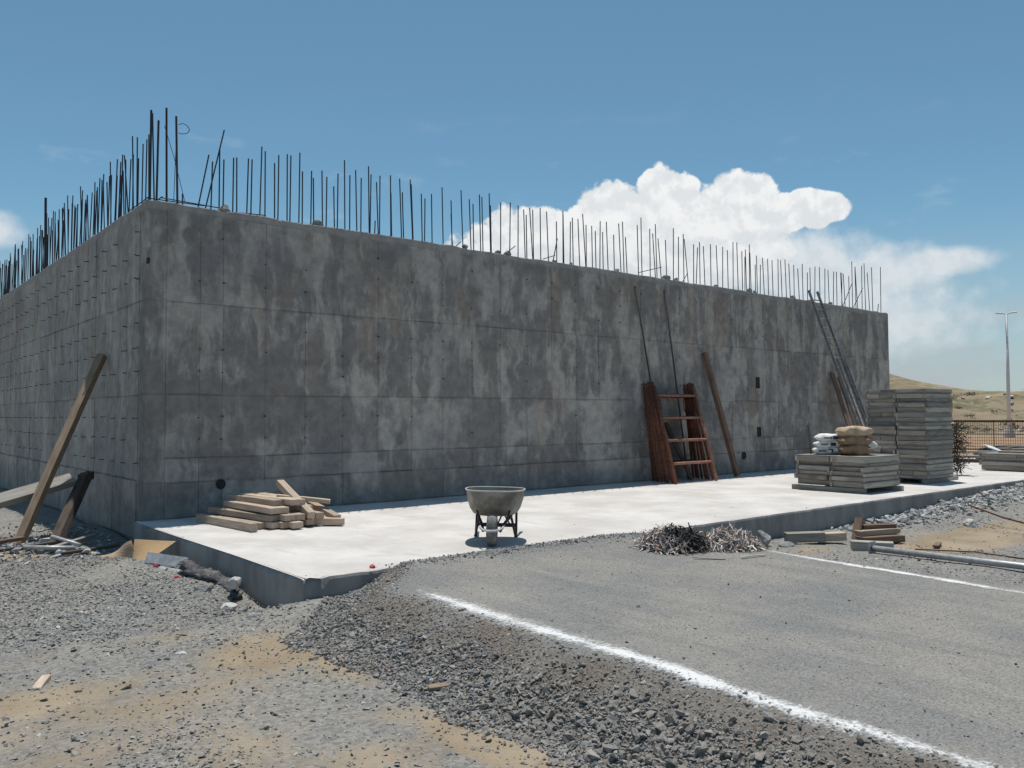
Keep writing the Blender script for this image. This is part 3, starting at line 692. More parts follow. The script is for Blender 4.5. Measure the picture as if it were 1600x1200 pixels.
# tie ends: rows of short flat steel strips in the panel joints
m = MB(); r = random.Random(9)
for z in (.86, 1.23, 1.58, 2.31, 2.67, 3.05, 3.76, 4.14, 4.50):
    for k in range(0, 32):
        if r.random() < .06: continue
        y = .34 + .66 * k + r.uniform(-.015, .015); L = r.uniform(.05, .085)
        m.box((-.015 - L / 2, y, z + r.uniform(-.012, .012)), (L, .035 if r.random() < .5 else .02, .012), Euler((0, r.uniform(-.3, .2), r.uniform(-.25, .25))).to_matrix())
tag(m.build('tie_end', 'rebar', left), kind='stuff')
m = MB()
for z in (1.23, 1.58, 2.31, 2.67, 3.05, 3.76, 4.14, 4.50):
    for e in edges[1:-1]:
        if r.random() < .35: continue
        m.box((e + r.uniform(-.015, .015), -.014, z + r.uniform(-.015, .015)), (.04 if r.random() < .4 else .022, .02, .016))
tag(m.build('tie_end', 'rebar', front), kind='stuff')

# lumps of concrete left on top of the walls
r = random.Random(21)
for k, (x, s) in enumerate([(1.22, .10), (2.9, .085), (6.15, .07), (7.0, .06), (7.25, .09), (8.6, .06), (9.1, .05), (10.6, .07), (12.4, .11), (12.75, .09), (14.4, .06), (15.9, .10), (16.2, .07), (18.1, .09), (19.0, .06), (20.2, .08)]):
    link('concrete_lump', rock_mesh('concrete_lump', (s * 1.3, s, s * 1.0), k), 'rough_conc', front, (x, .07, WH + s * .25))

# starter bars
bar = MB(); bar.tube([(0, 0, 0), (0, 0, 1)], 1.0, 7); me_bar = bar.mesh('rebar'); me_bar.materials.append(M['rebar'])
def rebar(parent, base, top, rr=.0115):
    base = Vector(base); top = Vector(top); d = top - base
    o = link('rebar', me_bar, None, parent); o.location = base
    o.rotation_euler = d.to_track_quat('Z', 'Y').to_euler(); o.scale = (rr, rr, d.length)
    return o
BARS = """-0.06,0.06,-0.09,6.38;0.17,0.24,0.13,6.41;0.15,0.06,0.17,6.25;0.36,0.24,0.34,6.54;0.47,0.06,0.43,6.37;0.61,0.24,0.61,5.2;0.01,0.06,0.01,5.28;0.09,0.24,0.09,5.46;0.78,0.06,0.96,5.86;0.95,0.24,1.27,6.38;1,0.06,1.01,5.75;1.2,0.24,1.2,6.05;1.2,0.06,1.21,5.83;1.43,0.24,1.43,5.94;1.43,0.06,1.43,5.91;1.67,0.24,1.69,5.98;1.67,0.06,1.68,5.92;1.9,0.24,1.92,6.23;1.92,0.06,1.93,6.12;2.17,0.24,2.17,6;2.15,0.06,2.17,6.1;2.4,0.24,2.4,6.2;2.37,0.06,2.37,6.12;2.62,0.24,2.63,6.27;2.6,0.06,2.6,5.89;2.85,0.24,2.85,5.98;2.82,0.06,2.82,5.82;3.08,0.24,3.06,6.03;3.06,0.06,3.06,5.87;3.32,0.24,3.31,5.79;3.28,0.06,3.28,5.97;3.53,0.24,3.53,6.32;3.53,0.06,3.53,5.99;3.78,0.24,3.75,6.17;3.76,0.06,3.76,5.98;4.04,0.24,4.02,6.29;3.95,0.06,3.96,6.08;4.15,0.24,4.15,5.27;4.13,0.06,4.1,5.97;4.26,0.24,4.26,6.15;4.4,0.06,4.4,6.15;4.53,0.24,4.5,5.87;4.64,0.06,4.61,6.13;4.8,0.24,4.78,5.93;4.89,0.06,4.84,6.15;5.02,0.24,4.98,6.12;5.11,0.06,5.09,5.91;5.28,0.24,5.3,5.89;5.34,0.06,5.31,5.94;5.73,0.24,5.7,6.18;5.82,0.06,5.81,5.9;5.96,0.24,5.91,5.67;6.09,0.06,6.06,6.15;6.43,0.24,6.4,6.06;6.36,0.06,6.34,5.91;6.68,0.24,6.64,6.19;6.6,0.06,6.57,6.09;6.94,0.24,6.9,6.26;6.82,0.06,6.82,5.96;7.21,0.24,7.21,6.11;7.31,0.06,7.31,6.09;7.54,0.06,7.53,6.06;7.9,0.24,7.87,6.07;7.79,0.06,7.8,5.91;8.12,0.24,8.03,6.13;7.98,0.06,7.96,6.04;8.35,0.24,8.34,6.18;8.42,0.06,8.38,6.07;8.83,0.24,8.81,5.94;8.53,0.06,8.69,5.51;9.02,0.24,9.03,6.23;8.88,0.06,8.87,6.07;9.24,0.24,9.24,6;9.17,0.06,9.13,6.04;9.55,0.24,9.49,6.1;9.57,0.06,9.5,6.19;9.76,0.24,9.75,6;9.78,0.06,9.77,5.95;10.08,0.24,10.05,5.9;10.02,0.06,10.02,6.09;10.32,0.24,10.28,5.9;10.3,0.06,10.27,6.12;10.7,0.24,10.7,5.9;10.74,0.06,10.66,6.13;11.04,0.24,11.01,6.26;10.95,0.06,10.91,5.84;11.56,0.24,11.55,6.26;11.48,0.06,11.49,6.4;11.99,0.24,11.98,6.22;11.98,0.06,11.92,6.07;12.25,0.24,12.23,6.38;12.2,0.06,12.09,5.97;12.62,0.24,12.61,6.03;12.66,0.06,12.68,6.3;13.08,0.24,13.09,6.17;13.08,0.06,13.05,6.2;13.49,0.24,13.36,6.15;13.47,0.06,13.46,5.99;13.97,0.24,13.93,6.14;13.57,0.06,13.67,5.94;14.18,0.24,14.15,6.06;14.2,0.06,14.19,6.09;14.75,0.24,14.71,6.16;14.7,0.06,14.69,6.08;15.2,0.24,15.16,6.08;15.17,0.06,15.17,6.27;15.66,0.24,15.61,6.35;15.6,0.06,15.56,6.07;15.97,0.24,15.95,5.99;15.92,0.06,15.93,6.3;16.05,0.24,16.05,6.21;16,0.06,16.01,6.09;16.57,0.24,16.57,6.1;16.21,0.06,16.21,5.77;16.7,0.24,16.71,5.85;16.64,0.06,16.61,6.02;17.12,0.24,17.1,6.07;17.07,0.06,17.06,6;17.62,0.24,17.58,6.11;17.53,0.06,17.45,6.04;18.05,0.24,18.02,6.16;17.96,0.06,17.93,6;18.46,0.24,18.49,6.05;18.44,0.06,18.38,5.9;18.94,0.24,18.91,6.13;18.88,0.06,18.9,5.84;19.36,0.24,19.38,6.07;19.28,0.06,19.31,6.06;19.9,0.24,19.89,6.14;19.86,0.06,19.87,6.06;20.44,0.24,20.42,6.11;20.35,0.06,20.36,6.02;20.9,0.24,20.92,6.1;20.9,0.06,20.87,6.05;20.86,0.06,20.85,6.03;21.41,0.24,21.33,6.08;21.33,0.06,21.34,5.98;21.87,0.24,21.91,6.54;21.86,0.06,21.74,6.33;22.09,0.24,22.04,6.37;22.14,0.06,22.15,6.41;22.72,0.24,22.72,6.58;22.64,0.06,22.56,6.23;23.2,0.24,23.12,6.48;23.15,0.06,23.18,5.24;23.75,0.24,23.73,6.56;20.86,0.06,21.48,5.77;21.79,0.24,22.54,5.73"""
for k, s in enumerate(BARS.split(';')):
    x, y, xt, zt = map(float, s.split(','))
    if x > WL: x = WL - .03
    tall = k < 5
    rebar(front, (max(x, .05) if tall else max(x, .06), y, 4.9), (max(xt, .05), y + r.uniform(-.03, .03), zt), .017 if k in (0, 2, 3, 4) else .0115)
r = random.Random(33)
yy = .75
while yy < 21.5:
    for row in (.06, .24):
        if r.random() < .10: continue
        h = r.choice((1.05, 1.1, 1.15, 1.0, .9, 1.22)) * r.uniform(.95, 1.05); lean = r.uniform(-.04, .04) * (1 if r.random() < .85 else 4)
        q = yy + r.uniform(-.05, .05); rebar(left, (row, q, 4.9), (row + r.uniform(-.04, .04), q + lean * 1.3, 4.97 + h), .0105)
    yy += .235
rebar(left, (.15, 8.55, 4.9), (.13, 8.52, 6.75), .028)
rebar(left, (.20, 8.70, 4.9), (.20, 8.80, 6.45), .02)
# stray bars lying on the wall top
for a, b in [((.2, .05, 5.03), (1.3, .10, 5.02)), ((.05, .25, 5.04), (.95, .22, 5.05)), ((.06, .05, 5.04), (.07, 1.3, 5.03)), ((.25, .1, 5.06), (.22, 1.6, 5.02)),
             ((1.5, .12, 5.0), (1.95, .1, 5.02)), ((11.3, .0, 5.02), (12.25, .1, 5.27)), ((7.15, .06, 4.95), (7.4, -.02, 5.17)), ((8.25, .06, 5.0), (8.6, .05, 5.12)), ((5.9, .1, 4.96), (6.05, .08, 5.1)), ((13.0, .1, 4.9), (13.2, .05, 5.2))]:
    rebar(front, a, b, .009)
m = MB()   # tangled binding wire at the corner bars
loop = [(.47, .06, 6.25)] + [(.50 + .16 * math.sin(t) * .9, .06, 6.20 + .09 * math.cos(t)) for t in np.linspace(0.3, 3.0, 8)] + [(.47, .06, 6.12)]
m.tube(loop, .006, 5); m.tube([(.27, .1, 6.2), (.42, .08, 5.7), (.60, .08, 5.0)], .005, 5); m.tube([(.45, .09, 6.0), (.42, .09, 5.0)], .005, 5)
m.build('binding_wire', 'rebar', front)

# openings in the front wall, not cut: dark faces paint their inner shade
def sleeve(x, z, r0, r1):
    m = MB(); rs = []
    for rr, y in ((r1, .0), (r1, -.045), (r0, -.045), (r0, -.031), (.001, -.031)):
        rs.append([(x + rr * math.cos(a), y, z + rr * math.sin(a) * 1.1) for a in np.linspace(0, 2 * math.pi, 24, endpoint=False)])
    m.rings(rs, caps=False); m.build('pipe_sleeve', 'hole_shade', front)
sleeve(1.17, .50, .062, .074); sleeve(15.42, .47, .075, .095)
def box_out(x, z, wx, wz):
    m = MB(); t = .025
    m.box((x, -.010, z + wz / 2 + t / 2), (wx + 2 * t, .05, t)); m.box((x, -.012, z - wz / 2 - t / 2), (wx + 2 * t, .05, t))
    m.box((x - wx / 2 - t / 2, -.011, z), (t, .05, wz)); m.box((x + wx / 2 + t / 2, -.011, z), (t, .05, wz)); m.box((x, -.006, z), (wx + .01, .02, wz + .01))
    m.build('box_out', 'hole_shade', front)
box_out(16.13, 2.46, .10, .26); box_out(16.16, 1.10, .10, .22)
m = MB(); m.add([(0, 0, 0)], []); 
o = link('concrete_lump', rock_mesh('chip', (.05, .016, .06), 77), 'hole_shade', front, (.02, -.008, 4.0)); o.name = 'hollow_shade'  # dark chip on the wall face, a hollow's shade put into its colour

# ------------------------------------------------------------------ wheelbarrow
wb = thing('wheelbarrow', 'grey cement-stained wheelbarrow standing on the pale slab', 'wheelbarrow', (2.80, -5.08, .004), (rad(-1.2), 0, rad(-132)))
def egg(cx, lf, lb, wd, z, n=28, dz=0.0):
    out = []
    for k in range(n):
        a = 2 * math.pi * k / n; c, s = math.cos(a), math.sin(a)
        e = .62; x = (abs(c) ** e) * (1 if c > 0 else -1); y = (abs(s) ** e) * (1 if s > 0 else -1)
        xx = cx + (x * lf if x > 0 else x * lb); yy = y * wd * (1 - .12 * max(0, x))
        out.append((xx, yy, z + dz * x))
    return out
m = MB()
outer = [egg(-.10, .24, .28, .235, .335, dz=-.01), egg(-.10, .30, .33, .285, .350, dz=-.005), egg(-.09, .37, .37, .325, .41), egg(-.08, .44, .42, .36, .52, dz=.01), egg(-.075, .49, .45, .375, .645, dz=.015)]
inner = [[(x * .975 - .002, y * .97, z + (.012 if i < 4 else 0)) for x, y, z in rr] for i, rr in enumerate(outer)]
m.rings(outer, caps=False); m.rings(inner, caps=False)
k = len(m.v); m.add(outer[0], [tuple(range(28))]); m.add(inner[0], [tuple(range(28))])
tub = m.build('tub', 'tub', wb, smooth=True)
m = MB(); top = egg(-.075, .495, .455, .38, .645, dz=.015); m.tube(top + [top[0]], .009, 7, caps=False); m.build('tub_rim', 'tub_rim', tub, smooth=True)
wheel = MB(); rs = []
for r_, y in ((.115, -.045), (.15, -.062), (.178, -.058), (.191, -.032), (.194, 0), (.191, .032), (.178, .058), (.15, .062), (.115, .045)):
    rs.append([(.43 + r_ * math.cos(a), y, .194 + r_ * math.sin(a)) for a in np.linspace(0, 2 * math.pi, 32, endpoint=False)])
rs.append(rs[0]); wheel.rings(rs, caps=False); wo_ = wheel.build('wheel', 'tyre', wb, smooth=True)
m = MB()
for sgn in (-1, 1):
    m.rings([[(.43 + q * math.cos(a), sgn * y, .194 + q * math.sin(a)) for a in np.linspace(0, 2 * math.pi, 20, endpoint=False)] for q, y in ((.116, .03), (.10, .02), (.04, .024), (.035, .06))], caps=True)
m.build('wheel_disc', 'rust_worn', wo_, smooth=False)
m = MB(); m.tube([(.43, -.125, .194), (.43, .125, .194)], .011, 8); m.build('axle', 'bar_pale', wo_)
for s in (-1, 1):
    m = MB(); m.tube([(.50, s * .105, .19), (.30, s * .135, .245), (.05, s * .19, .295), (-.45, s * .255, .36), (-.98, s * .30, .56)], .019, 8); m.build('handle', 'frame_dark', wb, smooth=True)
    m = MB(); m.tube([(-.80, s * .288, .495), (-.99, s * .3, .567)], .024, 8); m.build('grip', 'black_plastic', wb, smooth=True)
    m = MB(); m.tube([(-.12, s * .20, .33), (-.33, s * .262, .015), (-.40, s * .266, .015), (-.50, s * .262, .37)], .017, 7); m.build('leg', 'frame_dark', wb)
    m = MB(); m.tube([(.28, s * .15, .245), (.22, s * .21, .42)], .012, 6); m.build('brace', 'frame_dark', wb)
    m = MB(); m.box((-.365, s * .264, .009), (.11, .04, .010)); m.build('foot', 'frame_dark', wb)
m = MB(); m.box((-.30, 0, .16), (.022, .53, .05)); m.build('cross_brace', 'frame_dark', wb, .004)
m = MB(); m.tube([(-.30, .03, .18), (-.22, .10, .335)], .011, 6); m.tube([(-.30, .18, .18), (-.22, .10, .335)], .011, 6); m.build('strut', 'frame_dark', wb)
m = MB(); m.tube([(.47, -.145, .25), (.56, -.135, .235), (.63, -.10, .22), (.655, -.05, .212), (.66, 0, .21), (.655, .05, .212), (.63, .10, .22), (.56, .135, .235), (.47, .145, .25)], .014, 8); m.build('wheel_guard', 'bar_pale', wb, smooth=True)

# ------------------------------------------------------------------ lumber pile on the slab
PG = 'boards stacked in the pile beside the wall'
r = random.Random(8)
board('lumber', (.62, -.62, .062), (.80, -2.30, .062), .10, .12, 'wood_pale', 'squared timber lying flat in front of the pale lumber pile')
n0 = 0
for lay, (x0, cnt, yo, L) in enumerate([(.93, 7, -1.48, 1.55), (.98, 6, -1.42, 1.5), (1.10, 4, -1.36, 1.45), (1.22, 3, -1.30, 1.4)]):
    for k in range(cnt):
        x = x0 + .150 * k + r.uniform(-.02, .02); y = yo - .02 * k + r.uniform(-.16, .12); l = L * r.uniform(.9, 1.08); a = r.uniform(-.13, .13) + .12
        z = .05 + .096 * lay + r.uniform(0, .014); T = .085
        dx = math.sin(a) * l / 2; dy = math.cos(a) * l / 2
        board('lumber', (x - dx, y + dy, z + r.uniform(0, .03)), (x + dx, y - dy, z), r.uniform(.13, .17), T, 'wood_pale', 'pale dusty board in the %s of the lumber pile on the slab' % ('bottom layer', 'second layer', 'third layer', 'top layer')[lay], 'board', PG + ', ' + ('bottom', 'second', 'third', 'top')[lay] + ' layer')
board('lumber', (1.68, -1.15, .56), (1.62, -2.35, .17), .11, .10, 'wood_pale', 'pale timber lying aslant on top of the lumber pile')
board('lumber', (1.95, -1.35, .30), (2.08, -2.28, .09), .12, .08, 'wood_pale', 'board sloping down at the right end of the lumber pile, end on the slab')
board('lumber', (1.62, -2.02, .055), (2.06, -2.50, .055), .10, .10, 'wood_pale', 'short timber end lying under the slanting boards right of the pile')
board('lumber', (1.45, -1.55, .40), (2.12, -1.95, .30), .12, .06, 'wood_pale', 'board crossing the right side of the lumber pile near its top')

# ------------------------------------------------------------------ scaffold frames leaning on the wall
def scaffold(name, bl, tl, wide, label, group=None, worn=False, rr=.027):
    """bl: foot of the left upright, tl: its head against the wall"""
    bl = Vector(bl); tl = Vector(tl); up = tl - bl; H = up.length; wv = Vector((wide, 0, 0)) + Vector((0, -.03, 0))
    t = thing(name, label, 'scaffold frame', bl, (0, 0, 0), group)
    u = up.normalized()
    for s in (0, 1):
        b0 = wv * s
        m = MB(); m.tube([b0 + u * .0, b0 + u * (H - .06)], .044 if worn else .030, 9); m.build('upright', 'rust_worn' if worn and s == 1 else 'rust', t, smooth=True)
        m = MB(); m.tube([b0 + u * (H - .07), b0 + u * (H + .05)], .020, 8); m.build('coupling_pin', 'rust', t, smooth=True)
    for f in (.19, .42, .65, .885):
        m = MB(); m.tube([u * (H * f), wv + u * (H * f)], .034 if worn else .024, 8); m.build('rung', 'rust_worn' if worn else 'rust', t, smooth=True)
    for s in (0, 1):
        m = MB(); q = wv * s + wv.normalized() * (.09 if s == 0 else -.09)
        m.tube([wv * s + u * (H * .70), q + u * (H * .74), q + u * (H * .84), wv * s + u * (H * .88)], .013, 6); m.build('lock_loop', 'rust', t)
    return t
ORD = ['lowest', 'second', 'third', 'fourth', 'fifth', 'sixth', 'seventh', 'eighth', 'ninth', 'tenth', '11th', '12th', '13th', '14th', '15th', '16th', '17th', '18th', '19th', '20th', '21st', '22nd', '23rd', '24th', '25th', '26th', '27th', '28th']
FF = (0, .12, .24, .38, .52, .66, .84, 1.0); FJ = random.Random(3)
for k in range(8):
    f = FF[k]
    b = (11.42 - .20 * f + FJ.uniform(-.02, .02), -.30 - .85 * f, .02); tp = (11.38 + .10 * f + FJ.uniform(-.015, .015), -.06 - .20 * f, 2.30 + FJ.uniform(-.03, .05))
    if k == 7: lab = 'rusty brown ladder-like scaffold frame, frontmost of those leaning on the wall'
    elif k == 0: lab = 'rusty scaffold frame leaning closest to the wall behind the other frames'
    else: lab = 'rusty scaffold frame, %s from the wall in the leaning row' % ORD[k]
    scaffold('scaffold_frame', b, tp, 1.46, lab, 'rusty scaffold frames leaning on the wall', k == 7)
board('plank', (12.45, -.62, .02), (12.1, -.10, 1.40), .13, .05, 'wood_dark', 'short dark plank leaning on the wall behind the scaffold frames', 'plank', None, (0, -1, .3))
board('post', (14.22, -.66, .02), (13.68, -.09, 3.18), .13, .11, 'wood_warm', 'long dark brown timber leaning on the wall right of the scaffold frames', 'post', None, (0, -1, .2))
for x0, x1, lab, rr in ((12.55, 12.20, 'thin dark rod leaning on the wall behind the scaffold frames', .020), (11.75, 11.12, 'thin dark line on the wall left of the scaffold frames, built as a tube', .018)):
    m = MB(); m.tube([(x0, -.42, .01), (x1, -.035, 4.66)], rr, 8); tag(m.build('steel_rod', 'rebar', None, smooth=True), lab, 'rod')  # the left one is a plain slim dark tube close to the wall

# ------------------------------------------------------------------ ladder and planks at the right end of the wall
lad = thing('ladder', 'tall aluminium ladder leaning on the wall behind the stacked panels', 'ladder', (18.45, -2.25, .01))
a = Vector((0, 0, 0)); b = Vector((.45, 2.14, 5.25)); wv = Vector((.44, -.02, 0))
for s in (-.5, .5):
    m = MB(); R_ = frame_between(a, b, (1, 0, 0)); m.box((a + b) / 2 + wv * s, ((b - a).length, .075, .028), R_); m.build('rail', 'alu', lad, .004)
for k in range(1, 18):
    q = a.lerp(b, k / 18); m = MB(); m.tube([q - wv * .5, q + wv * .5], .017, 7); m.build('rung', 'alu', lad, smooth=True)
b2 = a.lerp(b, .60); off = Vector((0, -.09, .02))
for s in (-.5, .5):
    m = MB(); m.box((a + b2) / 2 + wv * s * .86 + off, ((b2 - a).length, .06, .025), R_); m.build('fly_rail', 'alu', lad, .004)
board('plank', (19.25, -1.35, .02), (19.95, -.08, 2.85), .20, .05, 'wood_warm', 'brown plank leaning on the wall left of the aluminium ladder, the left of two', 'plank', None, (0, -1, .4))
board('plank', (19.55, -1.45, .02), (20.15, -.20, 2.70), .16, .05, 'wood_warm', 'brown plank leaning between another plank and the ladder', 'plank', None, (0, -1, .4))
board('pole', (19.80, -1.55, .02), (20.28, -.16, 3.10), .07, .06, 'wood_pale', 'thin pale pole leaning close beside the aluminium ladder', 'pole', None, (0, -1, .4))

# ------------------------------------------------------------------ stacks of formwork panels
def form_panel(loc, sx, sy, th, rz, label, group, seed, flip=False):
    r = random.Random(seed)
    t = thing('form_panel', label, 'formwork panel', loc, (0, 0, rz), group)
    ply = .018; zt = th - ply
    m = MB(); m.box((0, 0, zt + ply / 2 if not flip else ply / 2), (sx, sy, ply - .001)); m.build('plywood', 'ply_grey', t, .002)
    zc = zt / 2 if not flip else ply + zt / 2; h = zt - .002
    for s in (-1, 1):
        ins = r.uniform(.001, .010)
        me = board_mesh('rail', sx - r.uniform(0, .012), .045, h, seed * 7 + s, .002, .003, 4); link('rail', me, 'wood_grey', t, (r.uniform(-.01, .01), s * (sy / 2 - .0225 - ins), zc))
    for s in (-1, 1):
        ins = r.choice((.001, .003, .004, .006, .012, .04)); cuts = r.choice((1, 1, 1, 2))
        w_ = sy - .096
        for c in range(cuts):
            l = w_ / cuts - .008; y = (-w_ / 2 + (c + .5) * w_ / cuts)
            me = board_mesh('end_rail', l, .045, h, seed * 11 + s + c, .002, .003, 3); link('end_rail', me, 'wood_grey', t, (s * (sx / 2 - .0225 - ins), y, zc), (0, 0, rad(90)))
    return t
r = random.Random(55); z = .10; k = 0
TG = 'formwork panels of the tall stack'
while z < 2.12:
    th = r.choice((.075, .085, .095, .105, .12))
    for c, (yc, sidew) in enumerate(((-3.86, 'wall side'), (-4.58, 'slab-edge side'))):
        g = TG; last = z + th >= 2.12; lab = 'grey formwork panel in the tall stack, %s from the bottom on the %s' % (ORD[k // 2], sidew)
        if last and c == 1: lab = 'topmost formwork panel of the tall stack, nearer the slab edge'
        if last and c == 0: lab = 'topmost formwork panel of the tall stack, nearer the wall'
        form_panel((16.02 + r.uniform(-.03, .03), yc + r.uniform(-.015, .015), z + r.uniform(0, .002)), 1.34 + r.uniform(-.05, .03), 0.715 + r.uniform(-.012, .0), th - .002, r.uniform(-.012, .012), lab, g, 300 + k, r.random() < .4)
        k += 1
    z += th
for yc, lab in ((-3.58, 'timber skid under the tall panel stack on the wall side'), (-4.2, 'timber skid under the middle of the tall panel stack'), (-4.80, 'timber skid under the tall panel stack, sticking out towards the right')):
    board('skid', (15.40, yc, .052), (17.25 if yc < -4.5 else 16.75, yc + .04, .052), .10, .09, 'wood_grey', lab, 'skid')
r = random.Random(56); z = .105; k = 0
LG = 'formwork panels of the low stack'
ths = [.125, .10, .075, .115, .085, .13]
for i, th in enumerate(ths):
    for c, yc in enumerate((-3.95, -4.75)):
        lab, g = 'grey formwork panel in the low stack, %s from the bottom on the %s' % (ORD[i], ('wall side', 'slab-edge side')[c]), LG
        if i == len(ths) - 1: lab, g = (('top panel of the low stack, under the white cement bags' if c == 0 else 'top panel of the low stack, under the brown cement bags'), LG)
        form_panel((12.90 + r.uniform(-.07, .07), yc + r.uniform(-.03, .03), z + r.uniform(0, .002)), 1.38 + r.uniform(-.08, .06), 0.795 + r.uniform(-.03, .0), th - .003, r.uniform(-.03, .03), lab, g, 500 + k, r.random() < .4)
        k += 1
    z += th
LOWTOP = z
board('skid', (12.22, -5.10, .052), (12.20, -3.50, .052), .11, .10, 'wood_grey', 'timber skid under the left edge of the low panel stack', 'skid')
board('skid', (13.40, -5.28, .052), (13.38, -3.60, .052), .11, .10, 'wood_grey', 'timber skid under the right edge of the low panel stack', 'skid')

# ------------------------------------------------------------------ cement bags
def bag(loc, size, rz, mat, label, group, seed, marks=False, sag=0.0):
    r = random.Random(seed); bm = bmesh.new()
    nu, nv = 16, 11; sx, sy, sz = size; V = {}
    rs = []
    for i in range(nu + 1):
        u = -1 + 2 * i / nu; ring = []
        ex = (1 - abs(u) ** 5) ** .5
        for j in range(20):
            a = 2 * math.pi * j / 20; c, s = math.cos(a), math.sin(a)
            y = (abs(c) ** .55) * (1 if c > 0 else -1) * (.90 + .10 * ex); zz = (abs(s) ** .62) * (1 if s > 0 else -1) * max(.10, ex)
            w_ = 1 + .08 * math.sin(4 * u + 3 * a + seed) + .05 * math.sin(9 * u - 2 * a + 2 * seed) + .03 * r.uniform(-1, 1)
            ring.append((u * sx / 2 + .012 * r.uniform(-1, 1) * (abs(u) > .95), y * sy / 2 * w_, sz / 2 + zz * sz / 2 * w_ - sag * u * u))
        rs.append(ring)
    m = MB(); m.rings(rs)
    o = m.build('cement_bag', mat, None, smooth=True, loc=loc, rot=(0, 0, rz)); tag(o, label, 'cement bag', group)
    if marks:   # a dark printed block and a line of small dark marks on the long side
        for sgn in (-1,):
            m = MB()
            def patch(u0, u1, z0, z1):
                pts = []
                for u in (u0, u1):
                    for zz in (z0, z1):
                        k = zz * 2 - 1; s = (abs(k)) ** (1 / .62) * (1 if k > 0 else -1); c = (1 - min(.99, s * s)) ** .5
                        pts.append((u * sx, sgn * (c ** .55 * sy / 2 * 1.07 + .004), zz * sz))
                m.add(pts, [(0, 1, 3, 2)])
            patch(.0, .20, .30, .72)
            for q in range(6): patch(-.34 + .052 * q, -.305 + .052 * q, .38, .60)
            m.build('print', 'ink', o)
    return o
zt = LOWTOP + .002
for k, lab in enumerate(('lowest white cement bag on the low panel stack', 'middle white cement bag on the low panel stack', 'topmost white cement bag on the low panel stack')):
    bag((12.64 + .02 * k, -4.03 - .03 * k, zt + .135 * k), (.54, .40, .165), rad(-52 + 5 * k), 'bag_white', lab, None, 60 + k, True)
for k, (mt, lab) in enumerate((('bag_brown', 'lowest brown paper cement bag on the low panel stack'), ('bag_brown', 'middle brown paper cement bag on the low panel stack'), ('bag_tan', 'topmost tan paper cement bag on the low panel stack, fully sunlit'))):
    bag((12.72 + .03 * k, -4.62 + .02 * k, zt + .185 * k), (.62, .48, .225), rad(-48 + 6 * k), mt, lab, None, 70 + k)
bag((13.05, -4.25, zt), (.60, .38, .14), rad(-60), 'bag_white', 'white cement bag lying behind the brown bags, only its ends showing', None, 81)
bag((13.08, -4.60, zt + .10), (.50, .36, .20), rad(-30), 'bag_white', 'single white cement bag right behind the brown bags', None, 82)
board('stick', (12.62, -3.68, zt), (12.55, -3.66, zt + .62), .03, .02, 'wood_dark', 'thin dark stick standing behind the white cement bags', 'stick', None, (1, 0, 0))

# ------------------------------------------------------------------ timbers and scrap on the left
board('post', (-1.52, .88, -.34), (-.10, 2.18, 2.66), .13, .12, 'wood_post', 'long tan timber post leaning on the left wall', 'post', None, (-.7, -.7, .3), bend=.012)
board('beam', (-3.9, .36, -.16), (-.63, 1.76, .57), .20, .13, 'wood_beam', 'grey timber beam reaching in from the left on a dark prop', 'beam', None, (.40, -.42, .80))
board('prop', (-1.10, .62, -.36), (-.36, 1.98, .62), .16, .14, 'wood_dark', 'dark timber prop carrying the grey beam beside the left wall', 'prop', None, (-.7, -.7, .3))
board('block', (-.48, 1.78, .58), (-.28, 2.10, .60), .13, .13, 'wood_dark', 'dark timber block on the head of the prop by the left wall', 'block')
for a, b, W, T, mt, lab in [((-1.95, .05, -.26), (-1.05, .25, -.23), .10, .05, 'wood_dark', 'dark scrap board lying flat at the foot of the left wall'),
                            ((-1.45, -.28, -.28), (-.62, .34, -.20), .09, .06, 'wood_grey', 'grey scrap board pointing at the foot of the left wall'),
                            ((-2.4, .35, -.22), (-1.50, .75, -.20), .13, .05, 'wood_warm', 'brown scrap board in the rubble left of the post foot'),
                            ((-1.25, -.55, -.29), (-.45, -.40, -.27), .08, .04, 'wood_dark', 'thin dark scrap lath in front of the left wall'),
                            ((-2.75, 1.15, -.02), (-2.2, 1.55, .0), .10, .05, 'wood_pale', 'pale board end lying on the rubble under the grey beam')]:
    board('scrap_board', a, b, W, T, mt, lab, 'scrap board')
m = MB(); m.tube([(-1.62, -.12, -.22), (-1.05, -.42, -.25)], .035, 9); tag(m.build('pipe_piece', 'galv', None, smooth=True), 'short grey pipe lying among the scrap left of the wall corner', 'pipe')
m = MB(); m.tube([(-1.18, .35, -.16), (-.92, -.18, -.25)], .030, 9); tag(m.build('pipe_piece', 'galv', None, smooth=True), 'short pale pipe standing aslant in the scrap by the wall corner', 'pipe')

